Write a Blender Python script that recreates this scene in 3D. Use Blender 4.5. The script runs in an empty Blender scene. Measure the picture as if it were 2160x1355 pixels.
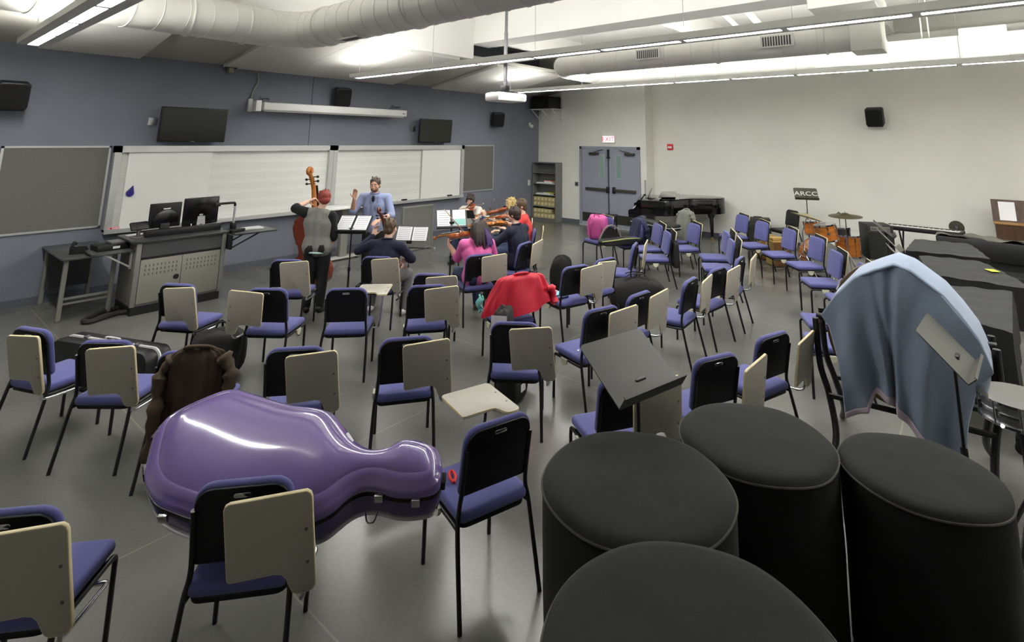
import bpy, bmesh, math, random
from math import sin, cos, pi, radians as rad, sqrt, atan2
from mathutils import Vector, Matrix, Euler
random.seed(7)
S = bpy.context.scene
COL = S.collection

# ------------------------------------------------------------------ materials
def lin(c):
    return tuple(((x/255)/12.92 if x/255 <= 0.04045 else ((x/255+0.055)/1.055)**2.4) for x in c)
MATS = {}
def mat(name, rgb, rough=0.6, metal=0.0, spec=0.5, var=0.0, scale=20.0, bump=0.0, bscale=200.0, coat=0.0, sheen=0.0, emit=None, es=0.0, trans=0.0, stretch=None):
    if name in MATS: return MATS[name]
    m = bpy.data.materials.new(name); m.use_nodes = True
    nt = m.node_tree; b = nt.nodes['Principled BSDF']
    c = lin(rgb)
    b.inputs['Base Color'].default_value = (*c, 1)
    b.inputs['Roughness'].default_value = rough
    b.inputs['Metallic'].default_value = metal
    b.inputs['Specular IOR Level'].default_value = spec
    if coat: b.inputs['Coat Weight'].default_value = coat; b.inputs['Coat Roughness'].default_value = 0.06
    if sheen: b.inputs['Sheen Weight'].default_value = sheen
    if trans: b.inputs['Transmission Weight'].default_value = trans
    if emit: b.inputs['Emission Color'].default_value = (*lin(emit), 1); b.inputs['Emission Strength'].default_value = es
    tc = nt.nodes.new('ShaderNodeTexCoord'); src = tc.outputs['Object']
    if stretch:
        mp = nt.nodes.new('ShaderNodeMapping'); mp.inputs['Scale'].default_value = stretch
        nt.links.new(src, mp.inputs['Vector']); src = mp.outputs['Vector']
    if var:
        n = nt.nodes.new('ShaderNodeTexNoise'); n.inputs['Scale'].default_value = scale; n.inputs['Detail'].default_value = 5
        nt.links.new(src, n.inputs['Vector'])
        r = nt.nodes.new('ShaderNodeValToRGB')
        r.color_ramp.elements[0].position = 0.3; r.color_ramp.elements[1].position = 0.7
        r.color_ramp.elements[0].color = (*[x*(1-var) for x in c], 1)
        r.color_ramp.elements[1].color = (*[min(1, x*(1+var)) for x in c], 1)
        nt.links.new(n.outputs['Fac'], r.inputs['Fac']); nt.links.new(r.outputs['Color'], b.inputs['Base Color'])
    if bump:
        n2 = nt.nodes.new('ShaderNodeTexNoise'); n2.inputs['Scale'].default_value = bscale; n2.inputs['Detail'].default_value = 3
        nt.links.new(src, n2.inputs['Vector'])
        bp = nt.nodes.new('ShaderNodeBump'); bp.inputs['Strength'].default_value = bump; bp.inputs['Distance'].default_value = 0.01
        nt.links.new(n2.outputs['Fac'], bp.inputs['Height']); nt.links.new(bp.outputs['Normal'], b.inputs['Normal'])
    MATS[name] = m
    return m

# ------------------------------------------------------------------ mesh builder
def rr(w, h, r, seg=5, cx=0, cy=0):
    """rounded rectangle outline, counter clockwise; r one radius or four (bl, br, tr, tl)"""
    if not isinstance(r, (tuple, list)): r = (r,)*4
    out = []
    for (sx, sy, a0), q in zip(((-1, -1, pi), (1, -1, 1.5*pi), (1, 1, 0), (-1, 1, 0.5*pi)), r):
        q = max(q, 1e-4)
        ox, oy = cx+sx*(w/2-q), cy+sy*(h/2-q)
        for i in range(seg+1):
            a = a0+0.5*pi*i/seg
            out.append((ox+q*cos(a), oy+q*sin(a)))
    return out
def inset(o, d):
    n = len(o); res = []
    for i in range(n):
        p0, p1, p2 = Vector(o[i-1]), Vector(o[i]), Vector(o[(i+1) % n])
        e1, e2 = (p1-p0), (p2-p1)
        if e1.length < 1e-9: e1 = e2
        if e2.length < 1e-9: e2 = e1
        e1.normalize(); e2.normalize()
        nrm = Vector((-e1.y-e2.y, e1.x+e2.x))
        if nrm.length < 1e-6: nrm = Vector((-e1.y, e1.x))
        nrm.normalize()
        k = max(0.5, nrm.dot(Vector((-e1.y, e1.x))))
        res.append((p1.x+nrm.x*d/k, p1.y+nrm.y*d/k))
    return res
def RX(a): return Matrix.Rotation(a, 4, 'X')
def RY(a): return Matrix.Rotation(a, 4, 'Y')
def RZ(a): return Matrix.Rotation(a, 4, 'Z')
def T(x, y, z): return Matrix.Translation((x, y, z))
def basis(o, x, y, z): # matrix from axes
    return Matrix(((x[0], y[0], z[0], o[0]), (x[1], y[1], z[1], o[1]), (x[2], y[2], z[2], o[2]), (0, 0, 0, 1)))
XZ = basis((0, 0, 0), (1, 0, 0), (0, 0, 1), (0, -1, 0))   # outline (x,z), extruded towards -y
YZ = basis((0, 0, 0), (0, 1, 0), (0, 0, 1), (1, 0, 0))    # outline (y,z), extruded towards +x

class MB:
    def __init__(s): s.v = []; s.f = []; s.m = []
    def add(s, vs, fs, M=None, mi=0):
        o = len(s.v)
        for p in vs:
            p = Vector(p)
            if M is not None: p = M @ p
            s.v.append(tuple(p))
        for f in fs: s.f.append(tuple(i+o for i in f)); s.m.append(mi)
        return s
    def box(s, c, d, M=None, mi=0, bev=0.0):
        if bev:
            return s.prism(rr(d[0], d[1], bev, 3), -d[2]/2, d[2]/2, bev=bev*0.7, M=(M if M is not None else Matrix())@T(*c), mi=mi)
        x, y, z = d[0]/2, d[1]/2, d[2]/2
        vs = [(c[0]+i*x, c[1]+j*y, c[2]+k*z) for k in (-1, 1) for j in (-1, 1) for i in (-1, 1)]
        return s.add(vs, [(0, 2, 3, 1), (4, 5, 7, 6), (0, 1, 5, 4), (2, 6, 7, 3), (0, 4, 6, 2), (1, 3, 7, 5)], M, mi)
    def bb(s, a, b, M=None, mi=0, bev=0.0):
        return s.box([(a[i]+b[i])/2 for i in range(3)], [abs(b[i]-a[i]) for i in range(3)], M, mi, bev)
    def prism(s, o, z0, z1, bev=0.0, seg=2, M=None, mi=0, mside=None, mtop=None):
        n = len(o); lay = []
        if bev:
            for i in range(seg+1):
                a = 0.5*pi*i/seg
                lay.append((inset(o, bev*(1-sin(a))), z0+bev*(1-cos(a))))
            for i in range(seg+1):
                a = 0.5*pi*i/seg
                lay.append((inset(o, bev*(1-cos(a))), z1-bev*(1-sin(a))))
        else: lay = [(o, z0), (o, z1)]
        vs = [(p[0], p[1], z) for q, z in lay for p in q]
        k = len(lay)
        ms = mi if mside is None else mside
        fs = [(j*n+i, j*n+(i+1) % n, (j+1)*n+(i+1) % n, (j+1)*n+i) for j in range(k-1) for i in range(n)]
        s.add(vs, fs, M, ms)
        s.add([(p[0], p[1], lay[0][1]) for p in lay[0][0]], [tuple(range(n-1, -1, -1))], M, mi)
        s.add([(p[0], p[1], lay[-1][1]) for p in lay[-1][0]], [tuple(range(n))], M, mi if mtop is None else mtop)
        return s
    def tube(s, pts, r, n=8, caps=True, M=None, mi=0, closed=False, flat=None):
        P = [Vector(p) for p in pts]; k = len(P)
        rs = r if isinstance(r, (list, tuple)) else [r]*k
        vs = []; up = None
        for i in range(k):
            if closed: d = P[(i+1) % k]-P[i-1]
            else: d = (P[min(i+1, k-1)]-P[max(i-1, 0)])
            if d.length < 1e-9: d = Vector((0, 0, 1))
            d.normalize()
            if up is None:
                up = Vector((0, 0, 1)) if abs(d.z) < 0.9 else Vector((1, 0, 0))
            a = d.cross(up)
            if a.length < 1e-6: a = d.cross(Vector((0.3, 1, 0.2)))
            a.normalize(); b = a.cross(d); up = b
            q = 1.0 if flat is None else flat
            for j in range(n):
                t = 2*pi*j/n
                vs.append(P[i]+a*(rs[i]*cos(t))+b*(rs[i]*sin(t)*q))
        m = k if closed else k-1
        fs = [(i*n+j, i*n+(j+1) % n, ((i+1) % k)*n+(j+1) % n, ((i+1) % k)*n+j) for i in range(m) for j in range(n)]
        if caps and not closed:
            fs.append(tuple(range(n-1, -1, -1))); fs.append(tuple((k-1)*n+j for j in range(n)))
        return s.add(vs, fs, M, mi)
    def cyl(s, a, b, r, n=16, r2=None, M=None, mi=0):
        return s.tube([a, b], [r, r if r2 is None else r2], n, True, M, mi)
    def lathe(s, prof, n=32, M=None, mi=0, cap=True):
        vs = [(r*cos(2*pi*j/n), r*sin(2*pi*j/n), z) for r, z in prof for j in range(n)]
        k = len(prof)
        fs = [(i*n+j, i*n+(j+1) % n, (i+1)*n+(j+1) % n, (i+1)*n+j) for i in range(k-1) for j in range(n)]
        if cap:
            fs.append(tuple(range(n-1, -1, -1))); fs.append(tuple((k-1)*n+j for j in range(n)))
        return s.add(vs, fs, M, mi)
    def ball(s, c, r, n=12, M=None, mi=0):
        rx, ry, rz = r if isinstance(r, (tuple, list)) else (r, r, r)
        k = max(6, n//2+2); vs = [(c[0], c[1], c[2]-rz)]
        for i in range(1, k):
            a = -pi/2+pi*i/k
            for j in range(n):
                t = 2*pi*j/n; vs.append((c[0]+rx*cos(a)*cos(t), c[1]+ry*cos(a)*sin(t), c[2]+rz*sin(a)))
        vs.append((c[0], c[1], c[2]+rz)); e = len(vs)-1
        fs = [(0, 1+(j+1) % n, 1+j) for j in range(n)]
        fs += [(1+i*n+j, 1+i*n+(j+1) % n, 1+(i+1)*n+(j+1) % n, 1+(i+1)*n+j) for i in range(k-2) for j in range(n)]
        fs += [(e, 1+(k-2)*n+j, 1+(k-2)*n+(j+1) % n) for j in range(n)]
        return s.add(vs, fs, M, mi)
    def grid(s, fn, nu, nv, M=None, mi=0):
        vs = [fn(i/nu, j/nv) for j in range(nv+1) for i in range(nu+1)]
        w = nu+1
        return s.add(vs, [(j*w+i, j*w+i+1, (j+1)*w+i+1, (j+1)*w+i) for j in range(nv) for i in range(nu)], M, mi)
    def build(s, name, mats, parent=None, smooth=35, loc=None, rz=None):
        me = bpy.data.meshes.new(name); me.from_pydata(s.v, [], s.f)
        for m in (mats if isinstance(mats, (list, tuple)) else [mats]): me.materials.append(m)
        if any(s.m): me.polygons.foreach_set('material_index', s.m)
        bm = bmesh.new(); bm.from_mesh(me)
        bmesh.ops.remove_doubles(bm, verts=bm.verts, dist=1e-6)
        bmesh.ops.recalc_face_normals(bm, faces=bm.faces)
        bm.to_mesh(me); bm.free()
        if smooth:
            me.shade_smooth(); me.set_sharp_from_angle(angle=rad(smooth))
        me.update()
        o = bpy.data.objects.new(name, me); COL.objects.link(o)
        if parent is not None: o.parent = parent
        if loc is not None: o.location = loc
        if rz is not None: o.rotation_euler = (0, 0, rz)
        return o

def tag(o, label, cat, group=None, kind=None):
    o['label'] = label; o['category'] = cat
    if group: o['group'] = group
    if kind: o['kind'] = kind
    return o
def thing(name, label, cat, loc=(0, 0, 0), rz=0.0, group=None):
    o = bpy.data.objects.new(name, None); COL.objects.link(o)
    o.empty_display_size = 0.1
    o.location = loc; o.rotation_euler = (0, 0, rz)
    return tag(o, label, cat, group)
def struct(o): o['kind'] = 'structure'; return o
def dup(root, loc, rz, label=None, group=None):
    r = root.copy(); COL.objects.link(r); r.location = loc; r.rotation_euler = (0, 0, rz)
    if label: r['label'] = label
    if group: r['group'] = group
    for ch in list(root.children):
        c = ch.copy(); COL.objects.link(c); c.parent = r
        for g in list(ch.children):
            d = g.copy(); COL.objects.link(d); d.parent = c
    return r
def arc(c, r, a0, a1, n, u=(1, 0, 0), v=(0, 1, 0)):
    c, u, v = Vector(c), Vector(u), Vector(v)
    return [c+u*(r*cos(a0+(a1-a0)*i/n))+v*(r*sin(a0+(a1-a0)*i/n)) for i in range(n+1)]
def bez(pts, n=8):
    """catmull rom through points"""
    P = [Vector(p) for p in pts]; P = [P[0]*2-P[1]]+P+[P[-1]*2-P[-2]]; out = []
    for i in range(1, len(P)-2):
        for k in range(n):
            t = k/n; a, b, c, d = P[i-1], P[i], P[i+1], P[i+2]
            out.append(0.5*((2*b)+(c-a)*t+(2*a-5*b+4*c-d)*t*t+(3*b-a-3*c+d)*t**3))
    out.append(P[-2]); return out
def text_mesh(txt, size, name, m, parent, M, ext=0.002, align='CENTER'):
    cu = bpy.data.curves.new(name, 'FONT'); cu.body = txt; cu.size = size; cu.extrude = ext
    cu.align_x = align; cu.align_y = 'CENTER'
    o = bpy.data.objects.new(name, cu); COL.objects.link(o)
    dg = bpy.context.evaluated_depsgraph_get(); me = bpy.data.meshes.new_from_object(o.evaluated_get(dg))
    bpy.data.objects.remove(o); bpy.data.curves.remove(cu)
    me.materials.clear(); me.materials.append(m); me.transform(M)
    r = bpy.data.objects.new(name, me); COL.objects.link(r)
    if parent is not None: r.parent = parent
    return r

# ------------------------------------------------------------------ palette
white_wall = mat('white_wall_paint', (226, 226, 219), 0.75, var=0.03, scale=1.2, bump=0.02, bscale=90)
blue_wall = mat('slate_blue_wall_fabric', (116, 120, 132), 0.85, var=0.05, scale=2.0, bump=0.05, bscale=300)
ceil_white = mat('ceiling_white_paint', (230, 230, 226), 0.8, var=0.02, scale=1.0)
panel_white = mat('acoustic_panel_white', (205, 204, 198), 0.9, var=0.02, scale=3, bump=0.03, bscale=400)
slope_grey = mat('sloped_ceiling_grey', (168, 167, 158), 0.9, var=0.03, scale=2)
duct_white = mat('painted_duct', (230, 230, 222), 0.45, var=0.02, scale=4)
fix_white = mat('fixture_white_enamel', (215, 215, 210), 0.4)
base_grey = mat('vinyl_base_grey', (86, 89, 98), 0.6, var=0.04, scale=8)
door_grey = mat('door_grey_paint', (142, 146, 160), 0.5, var=0.02, scale=5)
black_metal = mat('black_powder_coat', (16, 16, 18), 0.45)
black_plastic = mat('black_plastic', (14, 14, 15), 0.5)
dark_screen = mat('dark_screen', (20, 21, 17), 0.16)
chrome = mat('chrome', (225, 225, 228), 0.12, metal=1.0)
steel = mat('brushed_steel', (170, 172, 175), 0.35, metal=1.0)
alu = mat('anodised_aluminium', (196, 198, 196), 0.4, metal=0.5)
wboard = mat('whiteboard_enamel', (228, 229, 224), 0.28, var=0.01, scale=2)
tack = mat('grey_tackboard', (104, 104, 100), 0.95, var=0.08, scale=60, bump=0.1, bscale=500)
paper = mat('white_paper', (240, 240, 244), 0.8)
paper_teal = mat('teal_paper', (150, 205, 195), 0.8)
white_plastic = mat('white_plastic', (225, 225, 222), 0.4)
red_plastic = mat('red_plastic', (200, 30, 40), 0.5)
grey_lam = mat('grey_laminate', (104, 102, 98), 0.5, var=0.03, scale=15)
dark_lam = mat('dark_laminate', (52, 53, 55), 0.35, var=0.05, scale=20)
UP, DOWN, EXPOSURE = 48, 24, 1.65
# ------------------------------------------------------------------ the room shell
XL, YB, HC = -16.2, -15.5, 5.0
def floor_material():
    m = bpy.data.materials.new('polished_concrete'); m.use_nodes = True; nt = m.node_tree; b = nt.nodes['Principled BSDF']
    N = nt.nodes.new; L = nt.links.new
    g = N('ShaderNodeNewGeometry'); pos = g.outputs['Position']
    n1 = N('ShaderNodeTexNoise'); n1.inputs['Scale'].default_value = 0.9; n1.inputs['Detail'].default_value = 3; n1.inputs['Roughness'].default_value = 0.5
    L(pos, n1.inputs['Vector'])
    r1 = N('ShaderNodeValToRGB'); r1.color_ramp.elements[0].position = 0.1; r1.color_ramp.elements[1].position = 0.95; r1.color_ramp.interpolation = 'LINEAR'
    r1.color_ramp.elements[0].color = (*lin((90, 90, 86)), 1); r1.color_ramp.elements[1].color = (*lin((124, 124, 119)), 1)
    L(n1.outputs['Fac'], r1.inputs['Fac'])
    n2 = N('ShaderNodeTexNoise'); n2.inputs['Scale'].default_value = 40; n2.inputs['Detail'].default_value = 4; L(pos, n2.inputs['Vector'])
    mx = N('ShaderNodeMixRGB'); mx.blend_type = 'MULTIPLY'; mx.inputs['Fac'].default_value = 0.25
    L(r1.outputs['Color'], mx.inputs['Color1']); L(n2.outputs['Fac'], mx.inputs['Color2'])
    # saw cut control joints on a regular grid
    sep = N('ShaderNodeSeparateXYZ'); L(pos, sep.inputs['Vector'])
    def joint(sock, off, per):
        a = N('ShaderNodeMath'); a.operation = 'ADD'; a.inputs[1].default_value = off; L(sock, a.inputs[0])
        p = N('ShaderNodeMath'); p.operation = 'PINGPONG'; p.inputs[1].default_value = per/2; L(a.outputs[0], p.inputs[0])
        c = N('ShaderNodeMath'); c.operation = 'LESS_THAN'; c.inputs[1].default_value = 0.006; L(p.outputs[0], c.inputs[0]); return c
    jx = joint(sep.outputs['X'], 11.4, 3.0); jy = joint(sep.outputs['Y'], 6.58, 3.3)
    mxj = N('ShaderNodeMath'); mxj.operation = 'MAXIMUM'; L(jx.outputs[0], mxj.inputs[0]); L(jy.outputs[0], mxj.inputs[1])
    sc = N('ShaderNodeMath'); sc.operation = 'MULTIPLY'; sc.inputs[1].default_value = 0.35; L(mxj.outputs[0], sc.inputs[0])
    m2 = N('ShaderNodeMixRGB'); m2.inputs['Color2'].default_value = (*lin((150, 148, 128)), 1)
    L(sc.outputs[0], m2.inputs['Fac']); L(mx.outputs['Color'], m2.inputs['Color1']); L(m2.outputs['Color'], b.inputs['Base Color'])
    rg = N('ShaderNodeMapRange'); rg.inputs['To Min'].default_value = 0.16; rg.inputs['To Max'].default_value = 0.34; L(n1.outputs['Fac'], rg.inputs['Value'])
    b.inputs['Roughness'].default_value = 0.24; b.inputs['Specular IOR Level'].default_value = 0.5
    return m
floor_m = floor_material()
struct(MB().bb((XL, YB, -0.1), (0.6, 0.15, 0)).build('floor', floor_m))
struct(MB().bb((XL, 0, 0), (0.6, 0.15, HC)).build('wall_front', blue_wall))
struct(MB().bb((0, -3.72, 0), (0.6, 0, HC)).build('wall_right', white_wall))
struct(MB().bb((0.45, YB, 0), (0.6, -3.72, HC)).build('wall_right_recess', white_wall))
struct(MB().bb((XL-0.15, YB, 0), (XL, 0.15, HC)).build('wall_left', white_wall))
struct(MB().bb((XL, YB-0.15, 0), (0.6, YB, HC)).build('wall_back', white_wall))
struct(MB().bb((XL, YB, HC), (0.6, 0.15, HC+0.1)).build('ceiling', ceil_white))
# baseboards
struct(MB().bb((XL, -0.008, 0), (0, 0, 0.105)).build('baseboard_front', base_grey))
struct(MB().bb((-0.008, -1.58, 0), (0, 0, 0.105)).bb((-0.008, -3.72, 0), (0, -3.55, 0.105)).build('baseboard_right', base_grey))
struct(MB().bb((0.442, YB, 0), (0.45, -3.73, 0.105)).bb((0, -3.728, 0), (0.45, -3.72, 0.105)).build('baseboard_right_recess', base_grey))
# thin vertical joint in the wall fabric above the boards
struct(MB().bb((-7.505, -0.004, 2.21), (-7.495, 0, 3.66)).build('trim_1', black_plastic))
# sloped ceiling above the front wall, bulkhead and beams
K, SY = 0.17, -2.42
zs = 3.66-K*SY
struct(MB().add([(XL, 0, 3.66), (0, 0, 3.66), (0, SY, zs), (XL, SY, zs), (XL, 0, 3.72), (0, 0, 3.72), (0, SY, zs+0.06), (XL, SY, zs+0.06)],
   [(0, 1, 2, 3), (4, 7, 6, 5), (0, 4, 5, 1), (1, 5, 6, 2), (2, 6, 7, 3), (3, 7, 4, 0)]).build('ceiling_slope', slope_grey, smooth=0))
struct(MB().bb((XL, SY-0.02, zs-0.02), (-5.28, SY+0.1, HC)).build('ceiling_bulkhead', ceil_white))
struct(MB().bb((-5.28, -15, 4.38), (-4.7, SY+0.1, HC)).build('beam_ceiling', ceil_white))
struct(MB().bb((-4.7, SY-0.02, 4.5), (0, SY+0.1, HC)).build('ceiling_bulkhead_low', ceil_white))
struct(MB().bb((0.02, -15, 4.25), (0.45, -3.74, 4.6)).build('beam_wall', ceil_white))
struct(MB().bb((-9.9, -15, 4.55), (-9.5, SY-0.02, HC)).build('beam_ceiling_mid', ceil_white))
for i, y in enumerate((-6.2, -9.4, -12.6)):
    struct(MB().bb((-4.7, y-0.15, 4.62), (0.02, y+0.15, HC)).build('beam_cross', ceil_white))
# acoustic panels lying under the sloped ceiling
def slope_panel(x0, x1, label, y0=-0.06, y1=-2.34, dz=0.06, name='acoustic_panel'):
    a = lambda y: 3.66-K*y-0.004
    vs = [(x0, y0, a(y0)-dz), (x1, y0, a(y0)-dz), (x1, y1, a(y1)-dz), (x0, y1, a(y1)-dz),
          (x0, y0, a(y0)), (x1, y0, a(y0)), (x1, y1, a(y1)), (x0, y1, a(y1))]
    o = MB().add(vs, [(0, 1, 2, 3), (4, 7, 6, 5), (0, 4, 5, 1), (1, 5, 6, 2), (2, 6, 7, 3), (3, 7, 4, 0)]).build(name, panel_white, smooth=0)
    return tag(o, label, 'acoustic panel', 'white acoustic panels on the sloped ceiling')
slope_panel(-11.77, -10.53, 'white acoustic ceiling panel standing alone beside the left pendant light')
slope_panel(-9.27, -8.055, 'leftmost of three joined white acoustic ceiling panels, beside the round duct elbow')
slope_panel(-8.05, -6.835, 'middle one of three joined white acoustic ceiling panels')
slope_panel(-6.83, -5.58, 'rightmost of three joined white acoustic ceiling panels, brightest lit by the centre pendant')
slope_panel(-4.42, -3.205, 'white acoustic ceiling panel with exposed left edge behind the projector pole')
slope_panel(-3.20, -1.985, 'white acoustic ceiling panel above the right pendant light end')

# ------------------------------------------------------------------ double door
dr = struct(MB().bb((-0.06, -1.66, 0), (0.0, -1.585, 2.19)).bb((-0.06, -3.545, 0), (0.0, -3.47, 2.19)).bb((-0.06, -3.545, 2.115), (0.0, -1.585, 2.19)).build('door_1', door_grey))
dark_gap = mat('dark_gap', (30, 31, 34), 0.8)
glass_door = mat('door_glass', (120, 150, 138), 0.08)
for y0, y1, w0, w1, br in ((-1.665, -2.56, -2.28, -2.41, (-1.82, -2.585)), (-2.575, -3.465, -2.83, -2.96, (-2.72, -3.44))):
    lf = struct(MB().bb((-0.045, y1, 0.01), (-0.012, y0, 2.11)).build('door_leaf', door_grey, dr))
    MB().bb((-0.052, w1-0.03, 1.31), (-0.044, w0+0.03, 1.97)).build('window_trim', mat('glazing_bead', (150, 158, 168), 0.5), lf)
    MB().bb((-0.055, w1, 1.34), (-0.046, w0, 1.94)).build('glass_pane', glass_door, lf)
    MB().bb((-0.05, y1+0.02, 0.10), (-0.044, y0-0.02, 0.345)).build('kick_plate', mat('dark_kick_plate', (44, 43, 36), 0.5, var=0.1, scale=6), lf)
    MB().bb((-0.105, br[1], 0.965), (-0.075, br[0], 1.04), bev=0.006).build('push_bar', mat('bronze_bar', (58, 56, 46), 0.4), lf)
    ey = br[1]+0.03 if br[0] > -2.6 else br[0]-0.03
    MB().bb((-0.11, ey-0.04, 0.92), (-0.045, ey+0.04, 1.09), bev=0.01).build('latch_case', black_metal, lf)
    cy = -2.1 if br[0] > -2.6 else -3.26
    cl = MB().bb((-0.12, cy-0.15, 1.955), (-0.045, cy+0.15, 2.02), bev=0.008).build('door_closer', mat('closer_dark', (52, 52, 44), 0.5), lf)
    MB().tube([(-0.08, cy, 2.03), (-0.16, cy-0.2*(1 if br[0] > -2.6 else -1), 2.07), (-0.07, cy-0.3*(1 if br[0] > -2.6 else -1), 2.1)], 0.01).build('closer_arm', black_metal, cl)
MB().bb((-0.075, -2.585, 0.01), (-0.046, -2.555, 2.11)).build('mullion', mat('mullion_dark', (75, 77, 84), 0.5), dr)
MB().bb((-0.09, -2.62, 1.86), (-0.046, -2.52, 1.9)).bb((-0.09, -2.6, 1.9), (-0.05, -2.55, 2.11)).build('latch_rod', black_metal, dr)
MB().bb((-0.14, -3.5, 0), (-0.0, -1.63, 0.012)).build('threshold', alu, dr)
# ------------------------------------------------------------------ ducts
def duct(name, pts, r, label, seam=0.28, n=28, rings=()):
    root = thing(name, label, 'duct')
    P = [Vector(p) for p in pts]
    MB().tube(P, r, n).build('duct_pipe', duct_white, root, smooth=60)
    # raised spiral seams
    d = 0.0; nxt = seam; mb = MB(); k = 0
    for a, b in zip(P, P[1:]):
        L_ = (b-a).length; u = (b-a)/L_
        while nxt < d+L_:
            c = a+u*(nxt-d); k += 1
            side = u.cross(Vector((0, 0, 1))).normalized()
            tl = u*0.06
            ring = [c+side*(r*1.012*cos(t))+Vector((0, 0, 1))*(r*1.012*sin(t))+tl*cos(t) for t in [2*pi*i/n for i in range(n)]]
            mb.tube(ring, 0.006, 4, False, closed=True); nxt += seam
        d += L_
    mb.build('duct_seam', duct_white, root, smooth=60)
    for c, u in rings:
        u = Vector(u).normalized(); c = Vector(c); side = u.cross(Vector((0, 0, 1))).normalized()
        ring = [c+side*(r*1.03*cos(t))+Vector((0, 0, 1))*(r*1.03*sin(t)) for t in [2*pi*i/n for i in range(n)]]
        MB().tube(ring, 0.016, 6, False, closed=True).build('duct_flange', duct_white, root)
    return root
def grille(root, M, w, h):
    g = MB().bb((-w/2, -h/2, 0), (w/2, h/2, 0.015), M).build('vent_grille', fix_white, root)
    mb = MB()
    for i in range(11): mb.bb((-w/2+0.03+i*(w-0.06)/11, -h/2+0.025, 0.0155), (-w/2+0.03+(i+0.6)*(w-0.06)/11, h/2-0.025, 0.017), M)
    mb.build('vent_slot', mat('vent_dark', (70, 70, 66), 0.7), g)
DZ = 3.92
def corner(p0, c, p1, r, n=6):
    p0, c, p1 = Vector(p0), Vector(c), Vector(p1)
    a = (p0-c).normalized(); b = (p1-c).normalized(); ce = c+a*r+b*r
    return [ce-b*(r*cos(0.5*pi*i/n))-a*(r*sin(0.5*pi*i/n)) for i in range(n+1)]
d1 = duct('round_duct', [(XL+0.02, -2.76, DZ)]+corner((XL, -2.76, DZ), (-9.27, -2.76, DZ), (-9.27, -9, DZ), 0.55)+[(-9.27, YB+0.02, DZ)], 0.27,
          'large white round duct along the front wall bending toward the room over the left side',
          rings=[((-10.05, -2.76, DZ), (1, 0, 0)), ((-9.27, -3.62, DZ), (0, 1, 0)), ((-10.75, -2.76, DZ), (1, 0, 0)), ((-9.27, -5.6, DZ), (0, 1, 0))])
grille(d1, basis((-9.27-0.1, -4.4, DZ-0.275), (0, -1, 0), (1, 0, 0), (0, 0, -1)), 0.45, 0.14)
U = [(-4.15, -9.35, DZ)]+corner((-4.15, -9, DZ), (-4.15, -3.72, DZ), (-1.9, -3.72, DZ), 0.6)+corner((-4.15, -3.72, DZ), (-1.9, -3.72, DZ), (-1.9, -9, DZ), 0.7)+[(-1.9, -8.4, DZ)]
d2 = duct('round_duct', U, 0.225, 'white round duct doubling back in a U bend beyond the projector', seam=0.5,
          rings=[((-4.15, -4.6, DZ), (0, 1, 0)), ((-1.9, -5.2, DZ), (0, 1, 0)), ((-4.15, -9.0, DZ), (0, 1, 0)), ((-1.9, -7.9, DZ), (0, 1, 0)), ((-4.15, -7.3, DZ), (0, 1, 0))])
for y, h in ((-6.1, 0.2), (-8.35, 0.3)):
    grille(d2, basis((-4.15-0.235, y, DZ-0.02+0.03), (0, -1, 0), (0, 0, 1), (-1, 0, 0)), 0.5, 0.2)
# square take-off box at the end of the upper run and at the rear run
bx = thing('duct_box', 'white sheet metal transition box rising at the end of the upper round duct', 'duct')
MB().bb((-4.42, -9.75, DZ-0.26), (-3.88, -9.35, DZ+0.24), bev=0.02).build('box_body', duct_white, bx)
MB().bb((-5.3, -9.8, DZ+0.24), (-3.9, -9.0, DZ+0.5), bev=0.02).build('box_top', duct_white, bx)
bx2 = thing('square_duct', 'long white rectangular duct continuing from the lower round duct near the right wall', 'duct')
MB().bb((-2.12, -11.6, DZ-0.18), (-1.68, -8.4, DZ+0.2), bev=0.015).build('duct_body', duct_white, bx2)
MB().bb((-2.16, -9.6, DZ-0.22), (-1.64, -9.0, DZ+0.24), bev=0.01).build('damper_box', duct_white, bx2)
MB().bb((-2.22, -11.2, DZ-0.2), (-1.6, -10.6, DZ+0.3), bev=0.03).build('duct_sleeve', duct_white, bx2)
for i, y in enumerate((-8.6, -8.9, -10.1, -10.2)): MB().cyl((-1.95, y, DZ+0.2), (-1.95, y, HC), 0.012, 8).build('hanger_rod', fix_white, bx2)
pp = thing('sprinkler_pipe', 'white painted pipe running high along the right wall above the speaker', 'pipe')
MB().tube([(-0.6, -15, 4.3), (-0.6, -3.3, 4.3)], 0.05, 12).build('pipe', duct_white, pp)
pq = thing('sprinkler_pipe', 'thick white pipe crossing under the ceiling behind the centre pendant light', 'pipe')
MB().tube([(-4.6, -7.9, 4.55), (-0.1, -7.3, 4.55)], 0.06, 12).tube([(-4.6, -7.5, 4.55), (-0.1, -6.9, 4.55)], 0.045, 12).build('pipe', duct_white, pq)

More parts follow.
